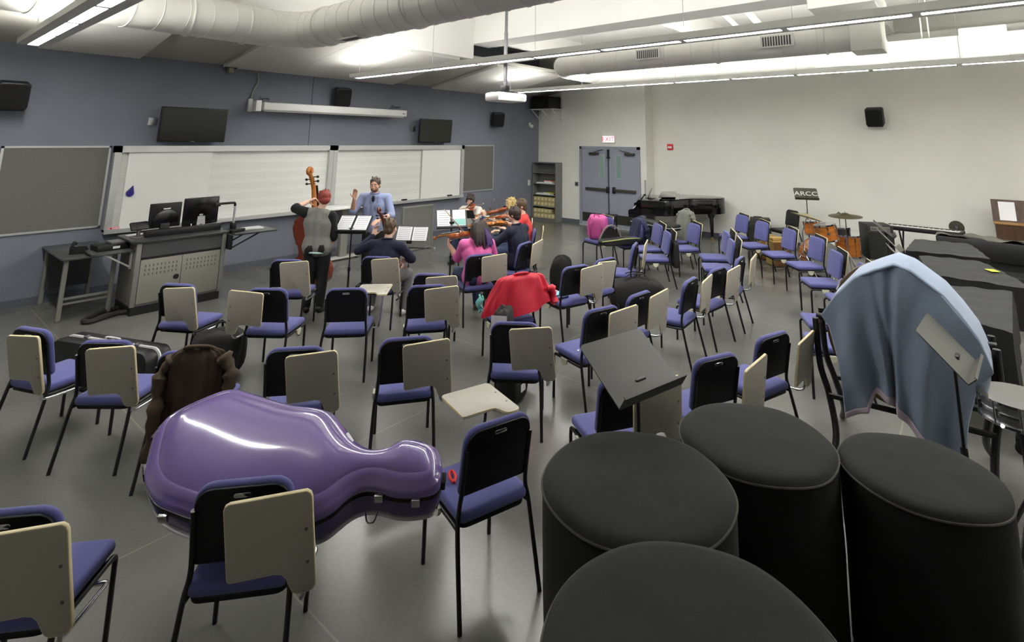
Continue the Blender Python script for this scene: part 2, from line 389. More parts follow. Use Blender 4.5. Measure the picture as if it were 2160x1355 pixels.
# ------------------------------------------------------------------ linear pendants with up and down light
def emitter(name, rgb, s):
    m = bpy.data.materials.new(name); m.use_nodes = True; nt = m.node_tree
    nt.nodes.remove(nt.nodes['Principled BSDF']); e = nt.nodes.new('ShaderNodeEmission')
    e.inputs['Color'].default_value = (*lin(rgb), 1); e.inputs['Strength'].default_value = s
    nt.links.new(e.outputs['Emission'], nt.nodes['Material Output'].inputs['Surface']); return m
lamp_up = emitter('lamp_tube_up', (255, 253, 249), UP)
lamp_dn = emitter('lamp_lens_down', (255, 253, 249), DOWN)
def pendant(x, y0, n, label, z=3.5, pitch=1.12, w=0.30):
    root = thing('pendant_light', label, 'light', (x, y0, z), 0, 'linear pendant lights')
    L_ = n*pitch
    # trough: closed bottom rails at either side of the lens row and open top
    mb = MB()
    mb.prism([(-w/2, 0.0), (-w/2+0.1, 0.0), (-w/2+0.1, 0.02), (-w/2+0.03, 0.075), (-w/2, 0.075)], 0, L_, M=XZ)
    mb.prism([(w/2, 0.075), (w/2-0.03, 0.075), (w/2-0.1, 0.02), (w/2-0.1, 0.0), (w/2, 0.0)], 0, L_, M=XZ)
    for i in range(n+1):
        yy = -i*pitch; mb.bb((-w/2+0.09, yy-0.035, 0), (w/2-0.09, yy+0.035, 0.02))
    mb.bb((-w/2+0.09, -L_, 0.022), (w/2-0.09, 0, 0.03))
    mb.build('housing', fix_white, root, smooth=0)
    for i in range(n):
        ya, yb = -i*pitch-0.035, -(i+1)*pitch+0.035
        MB().bb((-w/2+0.1, yb, 0.004), (w/2-0.1, ya, 0.012)).build('lens', lamp_dn, root, smooth=0)
    for i in range(n):
        ya, yb = -i*pitch-0.05, -(i+1)*pitch+0.05
        MB().cyl((-0.03, ya, 0.05), (-0.03, yb, 0.05), 0.012, 8).build('lamp_tube', lamp_up, root)
    for i in range(0, n+1, 2):
        yy = -i*pitch
        MB().cyl((0, yy-0.02 if i else -0.1, 0.03), (0, yy-0.02 if i else -0.1, HC-z if i else 0.42), 0.004, 6).build('hanger_cable', steel, root)
pendant(-11.97, -1.2, 5, 'leftmost white linear pendant light, over the console side')
pendant(-7.36, -1.35, 12, 'centre white linear pendant light, crossing in front of the projector pole')
pendant(-3.25, -1.6, 12, 'right white linear pendant light, nearest the white wall and under the round ducts')

# ------------------------------------------------------------------ front wall boards
def board_frame(mb, x0, x1, z0, z1, w, d):
    mb.bb((x0, -d, z1-w), (x1, 0, z1)); mb.bb((x0, -d, z0), (x1, 0, z0+w)); mb.bb((x0, -d, z0), (x0+w, 0, z1)); mb.bb((x1-w, -d, z0), (x1, 0, z1))
for x0, x1, lab in ((-11.95, -10.72, 'grey tackboard left of the whiteboards'), (-3.25, -2.03, 'grey tackboard right of the whiteboards, above the violinist')):
    t = thing('tackboard', lab, 'tackboard', (0, -0.002, 0))
    mb = MB(); board_frame(mb, x0, x1, 0.975, 2.2, 0.028, 0.025); mb.build('frame', alu, t, smooth=0)
    MB().bb((x0+0.02, -0.015, 0.99), (x1-0.02, 0, 2.19)).build('tack_panel', tack, t, smooth=0)
wb = thing('whiteboard', 'long double whiteboard with sliding panels on the blue front wall', 'whiteboard', (0, -0.002, 0))
mb = MB()
for x0, x1 in ((-10.69, -6.995), (-6.99, -3.27)):
    mb.bb((x0, -0.13, 2.1), (x1, 0, 2.2)); mb.bb((x0, -0.13, 0.9), (x0+0.09, 0, 2.2)); mb.bb((x1-0.09, -0.13, 0.9), (x1, 0, 2.2))
mb.build('frame', alu, wb, smooth=0)
stm = bpy.data.materials.new('whiteboard_music_staves'); stm.use_nodes = True
def staves(m):
    nt = m.node_tree; b = nt.nodes['Principled BSDF']; N = nt.nodes.new; L = nt.links.new
    tc = N('ShaderNodeTexCoord'); sp = N('ShaderNodeSeparateXYZ'); L(tc.outputs['Object'], sp.inputs[0])
    a = N('ShaderNodeMath'); a.operation = 'FRACT'; mu = N('ShaderNodeMath'); mu.operation = 'MULTIPLY'; mu.inputs[1].default_value = 5.6
    L(sp.outputs['Z'], mu.inputs[0]); L(mu.outputs[0], a.inputs[0])
    b1 = N('ShaderNodeMath'); b1.operation = 'MULTIPLY'; b1.inputs[1].default_value = 8; L(a.outputs[0], b1.inputs[0])
    fr = N('ShaderNodeMath'); fr.operation = 'FRACT'; L(b1.outputs[0], fr.inputs[0])
    lt = N('ShaderNodeMath'); lt.operation = 'LESS_THAN'; lt.inputs[1].default_value = 0.14; L(fr.outputs[0], lt.inputs[0])
    l2 = N('ShaderNodeMath'); l2.operation = 'LESS_THAN'; l2.inputs[1].default_value = 0.62; L(a.outputs[0], l2.inputs[0])
    an = N('ShaderNodeMath'); an.operation = 'MULTIPLY'; L(lt.outputs[0], an.inputs[0]); L(l2.outputs[0], an.inputs[1])
    s = N('ShaderNodeMath'); s.operation = 'MULTIPLY'; s.inputs[1].default_value = 0.55; L(an.outputs[0], s.inputs[0])
    mx = N('ShaderNodeMixRGB'); mx.inputs['Color1'].default_value = (*lin((226, 227, 222)), 1); mx.inputs['Color2'].default_value = (*lin((150, 152, 152)), 1)
    L(s.outputs[0], mx.inputs['Fac']); L(mx.outputs['Color'], b.inputs['Base Color']); b.inputs['Roughness'].default_value = 0.28
staves(stm)
for x0, x1 in ((-10.6, -7.085), (-6.9, -3.36)):
    MB().bb((x0, -0.05, 0.93), (x1, -0.01, 2.12)).build('staff_panel', stm, wb, smooth=0)
MB().bb((-10.5, -0.095, 0.93), (-9.3, -0.07, 2.1)).build('sliding_panel', wboard, wb, smooth=0)
MB().bb((-4.62, -0.095, 0.93), (-3.37, -0.07, 2.1)).build('sliding_panel', wboard, wb, smooth=0)
mb = MB(); mb.bb((-10.69, -0.15, 0.875), (-3.27, 0, 0.935)); mb.build('marker_tray', alu, wb, smooth=0)
mg = MB().prism([(0.055*cos(a)*(1 if sin(a) < 0 else 1-sin(a)*0.75), 0.06*sin(a) if sin(a) < 0 else 0.115*sin(a)) for a in [2*pi*i/24 for i in range(24)]], 0, 0.03, bev=0.012, M=basis((-10.42, -0.097, 1.47), (cos(-.25), 0, sin(-.25)), (-sin(-.25), 0, cos(-.25)), (0, -1, 0))).build('magnet_clip', mat('blue_magnet', (52, 44, 130), 0.35))
tag(mg, 'blue teardrop magnet on the left sliding whiteboard panel', 'magnet')
for x, lab in ((-5.12, 'black eraser on the marker tray right of the standing conductor'), (-3.72, 'black eraser on the marker tray near its right end')):
    e = MB().bb((x-0.07, -0.145, 0.937), (x+0.07, -0.1, 0.967), bev=0.006).build('eraser', black_plastic); tag(e, lab, 'eraser')
er = thing('marker_box', 'pink and white box on the left end of the marker tray', 'box', (-10.52, -0.125, 0.937))
MB().bb((-0.13, -0.022, 0), (0.02, 0.022, 0.035)).build('box', mat('pink_card', (225, 170, 175), 0.6), er)
MB().cyl((-0.09, -0.0235, 0.017), (-0.09, -0.021, 0.017), 0.014, 12).build('red_dot', mat('red_print', (190, 40, 50), 0.6), er)
# screens
def tv(x, label):
    t = thing('wall_television', label, 'television', (x, -0.20, 2.555))
    A_ = RX(rad(4))
    MB().bb((-0.505, -0.03, -0.29), (0.505, 0.03, 0.29), M=A_, bev=0.008).build('case', black_plastic, t)
    MB().bb((-0.485, -0.0335, -0.262), (0.485, -0.0295, 0.272), M=A_).build('screen', dark_screen, t, smooth=0)
    MB().bb((-0.03, -0.0345, -0.281), (0.03, -0.03, -0.274), M=A_).build('logo_mark', steel, t, smooth=0)
    MB().bb((-0.12, 0.02, -0.1), (0.12, 0.198, 0.1)).bb((-0.62, 0.17, -0.02), (-0.5, 0.198, 0.1)).build('bracket', steel, t, smooth=0)
tv(-9.67, 'flat black television above the left part of the whiteboard'); tv(-4.335, 'flat black television above the right part of the whiteboard')
def wall_speaker(x, z, label, yaw=0.0, wall='A', w=0.33, h=0.4):
    t = thing('wall_speaker', label, 'speaker', (x, -0.24, z) if wall == 'A' else x, yaw)
    M_ = RX(rad(12))
    MB().prism([(-w/2, -h*0.36), (-w/2+0.03, -h/2), (w/2-0.03, -h/2), (w/2, -h*0.36), (w/2, h/2-0.03), (w/2-0.03, h/2), (-w/2+0.03, h/2), (-w/2, h/2-0.03)], -0.12, 0.1, bev=0.025, M=M_@XZ).build('cabinet', black_plastic, t)
    MB().prism(rr(w*0.9, h*0.88, 0.04), 0.1, 0.115, bev=0.006, M=M_@XZ).build('grille', mat('speaker_grille', (9, 9, 8), 0.9, bump=0.2, bscale=900), t)
    MB().bb((-0.04, 0.08, -0.06), (0.04, 0.235, 0.06)).build('bracket', white_plastic, t)
wall_speaker(-11.96, 2.89, 'black wall speaker cut by the left edge, above the left tackboard')
wall_speaker(-6.96, 3.21, 'black wall speaker above the projection screen case', rad(-14))
wall_speaker(-2.13, 2.91, 'black wall speaker near the corner, right of the right television', rad(-22))
wall_speaker((0.45-0.24, -9.03, 2.9), 0, 'black wall speaker alone on the white right wall', rad(-90), 'B')
# speaker on a shelf in the corner
cs = thing('shelf_speaker', 'black box loudspeaker resting on the white corner bracket shelf', 'speaker', (-0.3, -0.5, 3.29), rad(-8))
MB().bb((-0.26, -0.4, 0), (0.26, 0.36, 0.36), bev=0.012).build('cabinet', black_plastic, cs)
MB().bb((-0.275, -0.37, 0.03), (-0.262, 0.33, 0.33)).build('grille', mat('speaker_grille', (9, 9, 8), 0.9), cs)
sh = thing('wall_shelf', 'white bracket shelf holding the corner loudspeaker', 'shelf', (0, -0.5, 3.27))
MB().bb((-0.56, -0.46, 0), (-0.001, 0.44, 0.018)).build('board', white_plastic, sh)
for y in (-0.4, 0.0, 0.38):
    MB().tube([(-0.5, y, 0), (-0.02, y, -0.34)], 0.012, 6).tube([(-0.015, y, 0), (-0.015, y, -0.36)], 0.012, 6).build('brace', white_plastic, sh)
# projection screen case, cable and junction
sc = thing('projection_screen', 'long white projection screen case mounted above the whiteboard', 'projection screen', (-7.0, -0.33, 2.93))
MB().prism(rr(0.13, 0.15, 0.025), -1.62, 1.62, bev=0.01, M=YZ).build('case', white_plastic, sc)
MB().bb((-1.58, 0.0, -0.095), (1.58, 0.03, -0.072)).build('screen_slot', fix_white, sc)
for x in (-1.5, 1.5):
    MB().tube([(x, 0, 0.08), (x, 0.03, 0.14), (x, 0.325, 0.16)], 0.012, 6).tube([(x-0.1, 0.05, 0.09), (x-0.1, 0.2, 0.2), (x-0.1, 0.325, 0.08)], 0.01, 6).build('bracket', steel, sc)
MB().bb((1.5, -0.068, -0.02), (1.56, -0.064, 0.0)).build('label_plate', mat('label_grey', (120, 120, 118), 0.6), sc)
MB().bb((-1.76, -0.05, -0.1), (-1.66, 0.12, 0.1), bev=0.01).build('motor_end', white_plastic, sc)
jb = thing('junction_box', 'small white junction box at the left end of the screen case', 'box', (-8.72, -0.001, 2.95))
MB().bb((-0.035, -0.05, -0.12), (0.035, 0, 0.12), bev=0.006).build('box', white_plastic, jb)
cb = MB().tube(bez([(-9.12, -0.06, 3.6), (-8.9, -0.03, 3.62), (-8.66, -0.03, 3.6), (-8.62, -0.03, 3.4), (-8.68, -0.03, 3.25), (-8.72, -0.03, 3.07)], 6), 0.012, 6).build('conduit', mat('conduit_grey', (150, 150, 140), 0.5)); tag(cb, 'thin grey conduit hanging from the ceiling edge to the screen case', 'conduit')
dc = thing('ceiling_camera', 'small dark camera bracket where the sloped ceiling meets the blue wall', 'camera', (-9.15, -0.08, 3.6))
MB().bb((-0.1, -0.04, 0.0), (0.1, 0.05, 0.03)).build('bracket', black_plastic, dc); MB().bb((-0.06, -0.1, -0.09), (0.03, 0.02, 0.0), bev=0.01).build('camera_body', mat('camera_beige', (140, 138, 115), 0.5), dc)
ms = thing('motion_sensor', 'white motion sensor on the blue wall near the corner', 'sensor', (-0.44, -0.001, 2.78))
MB().bb((-0.06, -0.03, 0.0), (0.02, 0, 0.1), bev=0.008).build('base', white_plastic, ms); MB().ball((0.0, -0.07, -0.01), (0.065, 0.06, 0.06)).build('head', white_plastic, ms)
def plate(loc, rz, w, h, m, lab, cat, inner):
    t = thing('wall_plate', lab, cat, loc, rz)
    MB().bb((-w/2, -0.012, -h/2), (w/2, 0, h/2), bev=0.003).build('plate', m, t)
    MB().bb((-w/5, -0.016, -h/4), (w/5, -0.011, h/4)).build('insert', inner, t)
plate((-0.45, -0.001, 1.08), 0, 0.1, 0.16, white_plastic, 'white light switch beside the bookshelf', 'switch', fix_white)
plate((-2.36, -0.001, 0.42), 0, 0.08, 0.13, mat('brown_outlet', (98, 96, 88), 0.5), 'dark wall outlet low on the blue wall behind the players', 'outlet', black_plastic)
plate((-2.13, -0.001, 0.46), 0, 0.11, 0.14, steel, 'steel wall outlet low on the blue wall, right of the dark one', 'outlet', black_plastic)
plate((-0.001, -1.45, 1.1), rad(-90), 0.12, 0.12, mat('grey_switch', (110, 110, 108), 0.5), 'grey switch plate left of the double door', 'switch', black_plastic)
plate((0.449, -5.5, 3.05), rad(-90), 0.08, 0.1, white_plastic, 'small white sensor high on the right wall', 'sensor', fix_white)
# exit sign
ex = thing('exit_sign', 'white box sign with red EXIT lettering above the double door', 'exit sign', (-0.001, -2.57, 2.42), rad(-90))
MB().bb((-0.21, -0.05, -0.13), (0.21, 0, 0.15), bev=0.006).build('housing', white_plastic, ex)
MB().bb((-0.19, -0.055, -0.11), (0.19, -0.049, 0.06)).build('face', emitter('exit_face', (255, 214, 214), 0.9), ex)
text_mesh('EXIT', 0.2, 'lettering', emitter('exit_red', (215, 20, 40), 1.2), ex, basis((0, -0.058, -0.03), (1, 0, 0), (0, 0, 1), (0, -1, 0)))
fa = thing('fire_alarm', 'red fire alarm with white strobe right of the double door', 'fire alarm', (0.449, -4.22, 2.2), rad(-90))
MB().bb((-0.08, -0.04, -0.08), (0.08, 0, 0.08), bev=0.006).build('housing', red_plastic, fa); MB().bb((-0.055, -0.055, -0.035), (0.055, -0.038, 0.02), bev=0.004).build('strobe', white_plastic, fa)
cp = MB().bb((-0.03, -3.70, 0), (0.0, -3.66, 1.33)).build('corner_guard', mat('guard_grey', (165, 166, 160), 0.5)); tag(cp, 'grey corner guard strip on the wall edge right of the door', 'corner guard')
# projector
pj = thing('projector', 'white projector hanging from a grey pole under the ceiling', 'projector', (-7.05, -5.0, 2.93), rad(0))
MB().prism([(-0.28, -0.19), (0.28, -0.19), (0.28, 0.13), (0.2, 0.19), (-0.2, 0.19), (-0.28, 0.13)], 0, 0.13, bev=0.03, M=RZ(rad(-8))).build('body', white_plastic, pj)
for x in (-0.17, 0.16): MB().bb((x-0.06, -0.194, 0.04), (x+0.06, -0.188, 0.09), M=RZ(rad(-8))).build('vent', mat('vent_grey', (196, 196, 194), 0.6), pj)
MB().cyl((0.0, 0.19, 0.06), (0.0, 0.24, 0.06), 0.05, 16, M=RZ(rad(-8))).build('projector_lens', black_plastic, pj)
MB().bb((-0.12, -0.1, 0.13), (0.12, 0.1, 0.16)).bb((-0.05, -0.05, 0.16), (0.05, 0.05, 0.25), bev=0.01).tube([(-0.2, -0.13, 0.14), (0.2, 0.13, 0.14)], 0.012, 6).tube([(-0.2, 0.13, 0.14), (0.2, -0.13, 0.14)], 0.012, 6).build('mount', black_metal, pj)
MB().cyl((0, 0, 0.25), (0, 0, 1.1), 0.03, 14).cyl((0, 0, 1.1), (0, 0, HC-2.93), 0.024, 14).build('pole', mat('pole_grey', (92, 92, 94), 0.4, metal=0.3), pj)
# ------------------------------------------------------------------ music chairs
blue_fab = mat('blue_violet_upholstery', (78, 80, 136), 0.9, var=0.10, scale=120, bump=0.12, bscale=700, sheen=0.15)
shell_m = mat('chair_shell_black', (10, 10, 16), 0.5, spec=0.3, bump=0.05, bscale=500)
frame_m = mat('chair_frame_black', (13, 13, 14), 0.35)
lam_m = mat('tablet_laminate', (166, 161, 149), 0.4, var=0.02, scale=60)
edge_m = mat('tablet_edge_beige', (214, 202, 160), 0.5)
under_m = mat('tablet_underside', (16, 16, 15), 0.6)
cream = mat('cream_nylon', (205, 202, 180), 0.5)
TAB = [(-.335, .10), (-.16, .10), (-.135, .092), (-.118, .07), (-.108, .035), (-.098, .012), (-.08, .0), (-.035, .0), (-.012, .008), (0, .03), (0, .40), (-.006, .418), (-.022, .43), (-.325, .43), (-.343, .422), (-.35, .405), (-.35, .118), (-.346, .106)]
def chair_parts(root, tablet='stowed', left=False, seat=blue_fab, shell=shell_m):
    k = -1 if left else 1
    mb = MB()
    mb.prism(rr(.43, .435, (.05, .05, .035, .035), 5, 0, .015), .402, .458, bev=.024, seg=3)
    mb.build('seat', seat, root, smooth=60)
    MB().prism(rr(.40, .40, .05, 4, 0, .01), .378, .406, bev=.006).build('seat_pan', shell, root)
    # backrest, raked
    B = basis((0, -.172, .515), (1, 0, 0), (0, -.195, .981), (0, -.981, -.195))   # u, v up the back, normal to the rear
    o = rr(.41, .345, (.03, .03, .085, .085), 6, 0, .172)
    MB().prism(o, -.042, .0, bev=.018, seg=3, M=B).build('backrest_pad', seat, root, smooth=60)
    bs = MB().prism(inset(o, .010), -.004, .010, bev=.006, M=B).build('backrest_shell', shell, root)
    MB().prism(rr(.075, .021, .0104, 5, 0, .302), .008, .015, bev=.003, M=B).build('handle_slot', chrome, bs)
    for s in (-1, 1):
        P = bez([(s*.196, -.228, .76), (s*.196, -.190, .56), (s*.202, -.176, .47), (s*.214, -.188, .40), (s*.222, -.222, .25), (s*.232, -.283, .0)], 4)
        MB().tube(P, .0125, 8).build('leg', frame_m, root, smooth=60)
        MB().tube([(s*.214, -.19, .39)]+[(s*.21, -.1, .384)]+arc((s*.21, .20, .354), .03, pi/2, 0, 4, (0, 1, 0), (0, 0, 1))+[(s*.21, .233, .0)], .0125, 8).build('leg', frame_m, root, smooth=60)
    MB().tube([(-.21, .15, .384), (.21, .15, .384)], .011, 8).tube([(-.21, -.13, .384), (.21, -.13, .384)], .011, 8).build('stretcher', frame_m, root, smooth=60)
    MB().prism([(.045*cos(a), .055*sin(a)) for a in [pi+pi*i/12 for i in range(13)]], -.01, .01, M=basis((-k*.225, .05, .392), (0, 1, 0), (0, 0, 1), (1, 0, 0))).build('bracket_disc', cream, root)
    if tablet in ('stowed',):
        ti = rad(4.5)
        u = Vector((cos(ti), 0, sin(ti))); v = Vector((-sin(ti), -.17, cos(ti))).normalized(); n = u.cross(v).normalized(); v = n.cross(u)
        Mt = basis((.345, -.29, .452), u, v, n)
        armp = bez([(.20, .06, .375), (.262, .06, .378), (.272, .02, .38), (.272, -.22, .39), (.29, -.272, .43), (.292, -.276, .50)], 4)
    elif tablet == 'open':
        Mt = basis((.345, .10, .695), (1, 0, 0), (0, 1, 0), (0, 0, 1))
        armp = bez([(.20, .10, .375), (.262, .10, .378), (.285, .10, .40), (.295, .15, .60), (.295, .17, .692)], 4)
    else: return
    Sx = Matrix.Scale(k, 4, (1, 0, 0))
    tb = MB().prism(TAB, -.009, .009, bev=.004, M=Sx@Mt, mi=2, mside=1, mtop=0).build('tablet', [lam_m, edge_m, under_m], root)
    mb = MB()
    for vv in (.13, .27): mb.prism([(-.03+.007*cos(a), vv+.007*sin(a)) for a in [2*pi*i/10 for i in range(10)]], .006, .0105, M=Sx@Mt)
    mb.build('screw', mat('screw_grey', (96, 94, 88), 0.4), tb)
    MB().tube(armp, .010, 8, M=Sx).build('tablet_arm', chrome, root, smooth=60)
G_CH = 'blue padded music chairs'
PROTO = {}
def chair(x, y, deg, label, tablet='stowed', left=False):
    key = (tablet, left)
    if key not in PROTO:
        r = thing('music_chair', label, 'chair', (x, y, 0), rad(deg), G_CH); chair_parts(r, tablet, left); PROTO[key] = r; return r
    return dup(PROTO[key], (x, y, 0), rad(deg), label, G_CH)
CHAIRS = [
 (-10.707, -8.214, -17.1, 'blue chair with red strap on its seat and open tablet arm, beyond the cello case', 'open'),
 (-11.722, -7.750, -41.3, 'blue chair with folded grey tablet standing right in front of the purple cello case'),
 (-12.415, -7.215, -42.2, 'blue chair with folded grey tablet cut off by the bottom left corner of the picture'),
 (-11.902, -4.577, -67.8, 'leftmost blue chair with folded grey tablet, left of the black violin case'),
 (-11.637, -5.279, -50.9, 'blue chair with folded grey tablet directly in front of the black violin case'),
 (-11.338, -5.935, -43.5, 'blue chair with the dark brown jacket hung over its back', None),
 (-10.828, -6.447, -42.1, 'blue chair with folded grey tablet just beyond the body of the purple cello case'),
 (-9.728, -5.335, -45.0, 'blue chair with white tablet folded out level, behind the cellist', 'open'),
 (-10.204, -6.882, -36.7, 'blue chair with folded grey tablet, beyond the neck of the purple cello case'),
 (-9.370, -7.334, -54.4, 'blue chair with folded grey tablet just in front of the red jacket chair'),
 (-10.225, -4.765, -52.6, 'blue chair with its grey tablet folded on the left of its back', 'stowed', True),
 (-10.727, -3.931, -59.9, 'blue chair with folded grey tablet in front of the teacher console'),
 (-9.482, -3.640, -49.7, 'blue chair with scuffed folded grey tablet, right behind the standing bass player'),
 (-8.640, -4.330, -53.1, 'blue chair with folded tablet in which the dark-haired cellist in navy sits'),
 (-8.770, -5.540, -52.0, 'blue chair with folded tablet mostly hidden behind an identical chair, near the cellist'),
 (-9.137, -5.844, -39.4, 'blue chair with folded grey tablet hiding a second chair, left of the red jacket'),
 (-7.749, -5.171, -27.0, 'blue chair with folded grey tablet on which the person in pink sits'),
 (-6.880, -5.060, 12.0, 'blue chair with folded grey tablet on which the person in the navy suit sits'),
 (-5.950, -4.450, 38.0, 'blue chair with black tablet underside showing, under the player in red'),
 (-5.380, -3.740, 40.0, 'blue chair under the blonde violinist in the striped top'),
 (-5.330, -2.560, 108.0, 'blue chair under the young violinist in the white shirt'),
 (-7.490, -6.479, -16.8, 'blue chair with folded tablet just right of the red jacket'),
 (-6.935, -6.527, -8.0, 'blue chair with left-hand grey tablet, beside the black bag on the floor', 'stowed', True),
 (-8.679, -7.595, -17.2, 'blue chair with a white scrap on its seat, beyond the big black music stand'),
 (-8.073, -7.620, -5.3, 'blue chair with folded tablet directly behind the top edge of the big black music stand'),
 (-7.246, -7.786, 3.6, 'empty blue chair seen from behind, second in the row beyond the big music stand'),
 (-6.512, -7.829, -6.1, 'empty blue chair seen from behind, third in the row beyond the big music stand'),
 (-5.764, -7.834, 5.7, 'empty blue chair seen from behind, farthest in the row beyond the big music stand'),
 (-3.545, -6.305, 52.3, 'empty blue chair facing left, in front of the grey jacket and the grand piano'),
 (-3.945, -7.014, 33.0, 'empty blue chair facing left, right of the one in front of the piano'),
 (-4.620, -7.330, 30.0, 'empty blue chair facing left with dark tablet behind, close to the chairs seen from behind'),
 (-1.723, -6.583, 52.3, 'empty blue chair farthest away, in front of the small black amplifier'),
 (-2.391, -7.169, 49.0, 'empty blue chair just in front of the wooden box drums'),
 (-2.952, -7.780, 42.5, 'empty blue chair facing left, in front of the black plastic chair by the drum kit'),
 (-3.547, -8.336, 41.0, 'empty blue chair facing left, hiding the bass drum of the orange drum kit'),
 (-4.545, -8.765, 31.8, 'empty blue chair with black tablet behind it, in front of the large bass amplifier'),
 (-5.229, -9.205, 30.6, 'blue chair partly hidden by the top left edge of the pale blue blanket'),
 (-6.330, -9.160, 26.0, 'blue chair almost hidden behind the left side of the pale blue blanket'),
 (-7.000, -9.330, 22.0, 'blue chair facing left whose seat shows between a tablet chair and the blue blanket'),
 (-9.720, -8.498, -32.0, 'blue chair half hidden behind the big black music stand, left of it'),
 (-9.063, -8.813, -24.8, 'blue chair with tablet just beyond the far covered drum, right of the big music stand'),
 (-8.359, -8.989, -18.5, 'blue chair with upright folded tablet left of the blue blanket'),
 (-3.911, -4.693, 72.2, 'blue chair carrying the pink backpack near the double door'),
 (-3.860, -5.330, 58.0, 'blue chair under the hanging navy jacket beside the pink backpack', None),
 (-4.020, -5.800, 48.0, 'blue chair behind the open black gig bag, its tablet edge pale'),
 (-4.640, -6.270, 40.0, 'blue chair facing left with big black tablet underside showing and a white print on it'),
 (-5.886, -6.336, 20.0, 'blue chair seen from behind above the black bag on the floor'),
]
SWING = {-9.063: 18, -8.359: 12}
for c in CHAIRS:
    r_ = chair(*c)
    if c[0] in SWING:
        for ch in r_.children:
            if ch.name.startswith('tablet') and not ch.name.startswith('tablet_arm'):
                ch.matrix_local = T(.345, -.29, 0)@RZ(rad(SWING[c[0]]))@T(-.345, .29, 0)
# ------------------------------------------------------------------ teacher console and side table
con = thing('teacher_console', 'grey wheeled teacher console with perforated doors and a black top', 'console', (-10.1, -1.32, 0))
MB().bb((-.54, -.33, 0), (.54, .36, .11)).build('plinth', black_plastic, con)
MB().bb((-.545, -.33, .11), (.545, .36, .925)).build('carcass', grey_lam, con)
for x in (-.53, .53): MB().bb((x-.03, -.352, .11), (x+.03, -.325, .925), bev=.008).build('corner_post', mat('post_grey', (120, 120, 116), .45), con)
MB().bb((-.495, -.345, .735), (.495, -.33, .905)).build('top_panel', mat('gloss_dark_panel', (78, 79, 80), .12), con)
MB().bb((-.495, -.342, .705), (.495, -.33, .733)).build('shadow_gap', black_plastic, con)
for k, (x0, x1) in enumerate(((-.493, -.003), (.003, .493))):
    d_ = MB().bb((x0, -.347, .14), (x1, -.33, .70), bev=.003).build('door', mat('console_door', (134, 132, 122), .5, var=.02, scale=8), con)
    mb = MB()
    for r in range(3):
        for c in range(9):
            mb.prism(rr(.013, .03, .006, 3, x0+.06+c*.046, .62-r*.056), .3465, .3478, M=XZ)
    mb.build('vent_slots', mat('slot_dark', (84, 82, 76), .7), d_)
MB().cyl((-.055, -.345, .42), (-.055, -.356, .42), .034, 20).build('door_handle', black_plastic, con)
MB().prism(rr(1.22, .80, (.09, .09, .03, .03), 6, 0, .0), .925, .955, bev=.006, M=T(0, .02, 0)).build('top', dark_lam, con)
MB().bb((-.42, -.13, .955), (.55, -.02, 1.045), bev=.005).build('riser', black_metal, con)
MB().bb((.56, -.1, .68), (.585, -.02, .80)).build('side_bracket', black_metal, con)
wing = thing('console_wing', 'black flip-up shelf on the right end of the teacher console', 'shelf', (-9.2, -1.62, .90))
MB().prism(rr(.62, .52, .02, 3), .0, .022, bev=.004, M=T(.02, .02, 0)).build('shelf_board', dark_lam, wing)
MB().tube([(-.3, -.15, -.18), (.1, -.15, 0)], .012, 6).tube([(-.3, .15, -.18), (.1, .15, 0)], .012, 6).bb((-.335, -.17, -.2), (-.3, .17, 0)).build('bracket', black_metal, wing)
lap = thing('laptop', 'closed silver laptop on the console side shelf', 'laptop', (-9.14, -1.52, .922), rad(-6))
MB().prism(rr(.33, .23, .018, 4), 0, .014, bev=.004).build('laptop_base', alu, lap); MB().prism(rr(.33, .23, .018, 4), .015, .022, bev=.003, M=RX(0)).build('lid', mat('silver_lid', (215, 217, 217), .35, metal=.2), lap)
MB().prism([(.012*cos(a), .014*sin(a)) for a in [2*pi*i/16 for i in range(16)]], .022, .0228, M=T(0, 0, 0)).build('logo_mark', mat('logo_grey', (120, 122, 124), .4), lap)
dcm = thing('document_camera', 'document camera with silver post and black arm on the console side shelf', 'document camera', (-9.42, -1.55, .922), rad(14))
MB().bb((-.1, -.12, 0), (.13, .1, .04), bev=.01).build('base', black_plastic, dcm)
MB().bb((-.035, -.035, .04), (.035, .035, .13), bev=.01).build('joint', black_plastic, dcm)
MB().cyl((0, 0, .13), (0, 0, .40), .016, 12).build('post', alu, dcm)
MB().tube(bez([(0, 0, .38), (-.01, 0, .42), (-.05, 0, .43), (-.24, .05, .43)], 5), .018, 8).build('arm', black_plastic, dcm)
MB().bb((-.30, .02, .395), (-.22, .08, .445), bev=.008).build('camera_head', black_plastic, dcm)
# monitors
m1 = thing('monitor', 'black monitor seen from behind on the console riser, left one', 'monitor', (-10.27, -1.30, .957), rad(4))
MB().prism(rr(.40, .34, .008, 2, 0, .27), -.012, .03, bev=.006, M=XZ).build('case', black_plastic, m1)
MB().prism([(.17*cos(a), .20+.15*sin(a)) for a in [pi*i/18 for i in range(19)]]+[(-.17, .12), (.17, .12)], .028, .045, bev=.01, M=XZ).build('rear_bulge', mat('gloss_black', (10, 10, 11), .18), m1)
MB().bb((-.045, -.05, .355), (.045, -.0455, .37)).build('logo_mark', mat('logo_white', (230, 230, 232), .4), m1)
MB().bb((-.06, -.05, .02), (.06, .0, .16), bev=.01).bb((-.12, -.09, 0), (.12, .09, .018)).build('stand', black_plastic, m1)
MB().bb((-.16, -.034, .13), (-.105, -.029, .155)).build('sticker', paper, m1)
m2 = thing('monitor', 'large black-backed computer with silver foot on the console, right one', 'monitor', (-9.80, -1.30, .957), rad(7))
MB().prism(rr(.50, .40, .014, 3, 0, .285), -.015, .012, bev=.005, M=XZ).build('case', mat('gloss_black', (10, 10, 11), .18), m2)
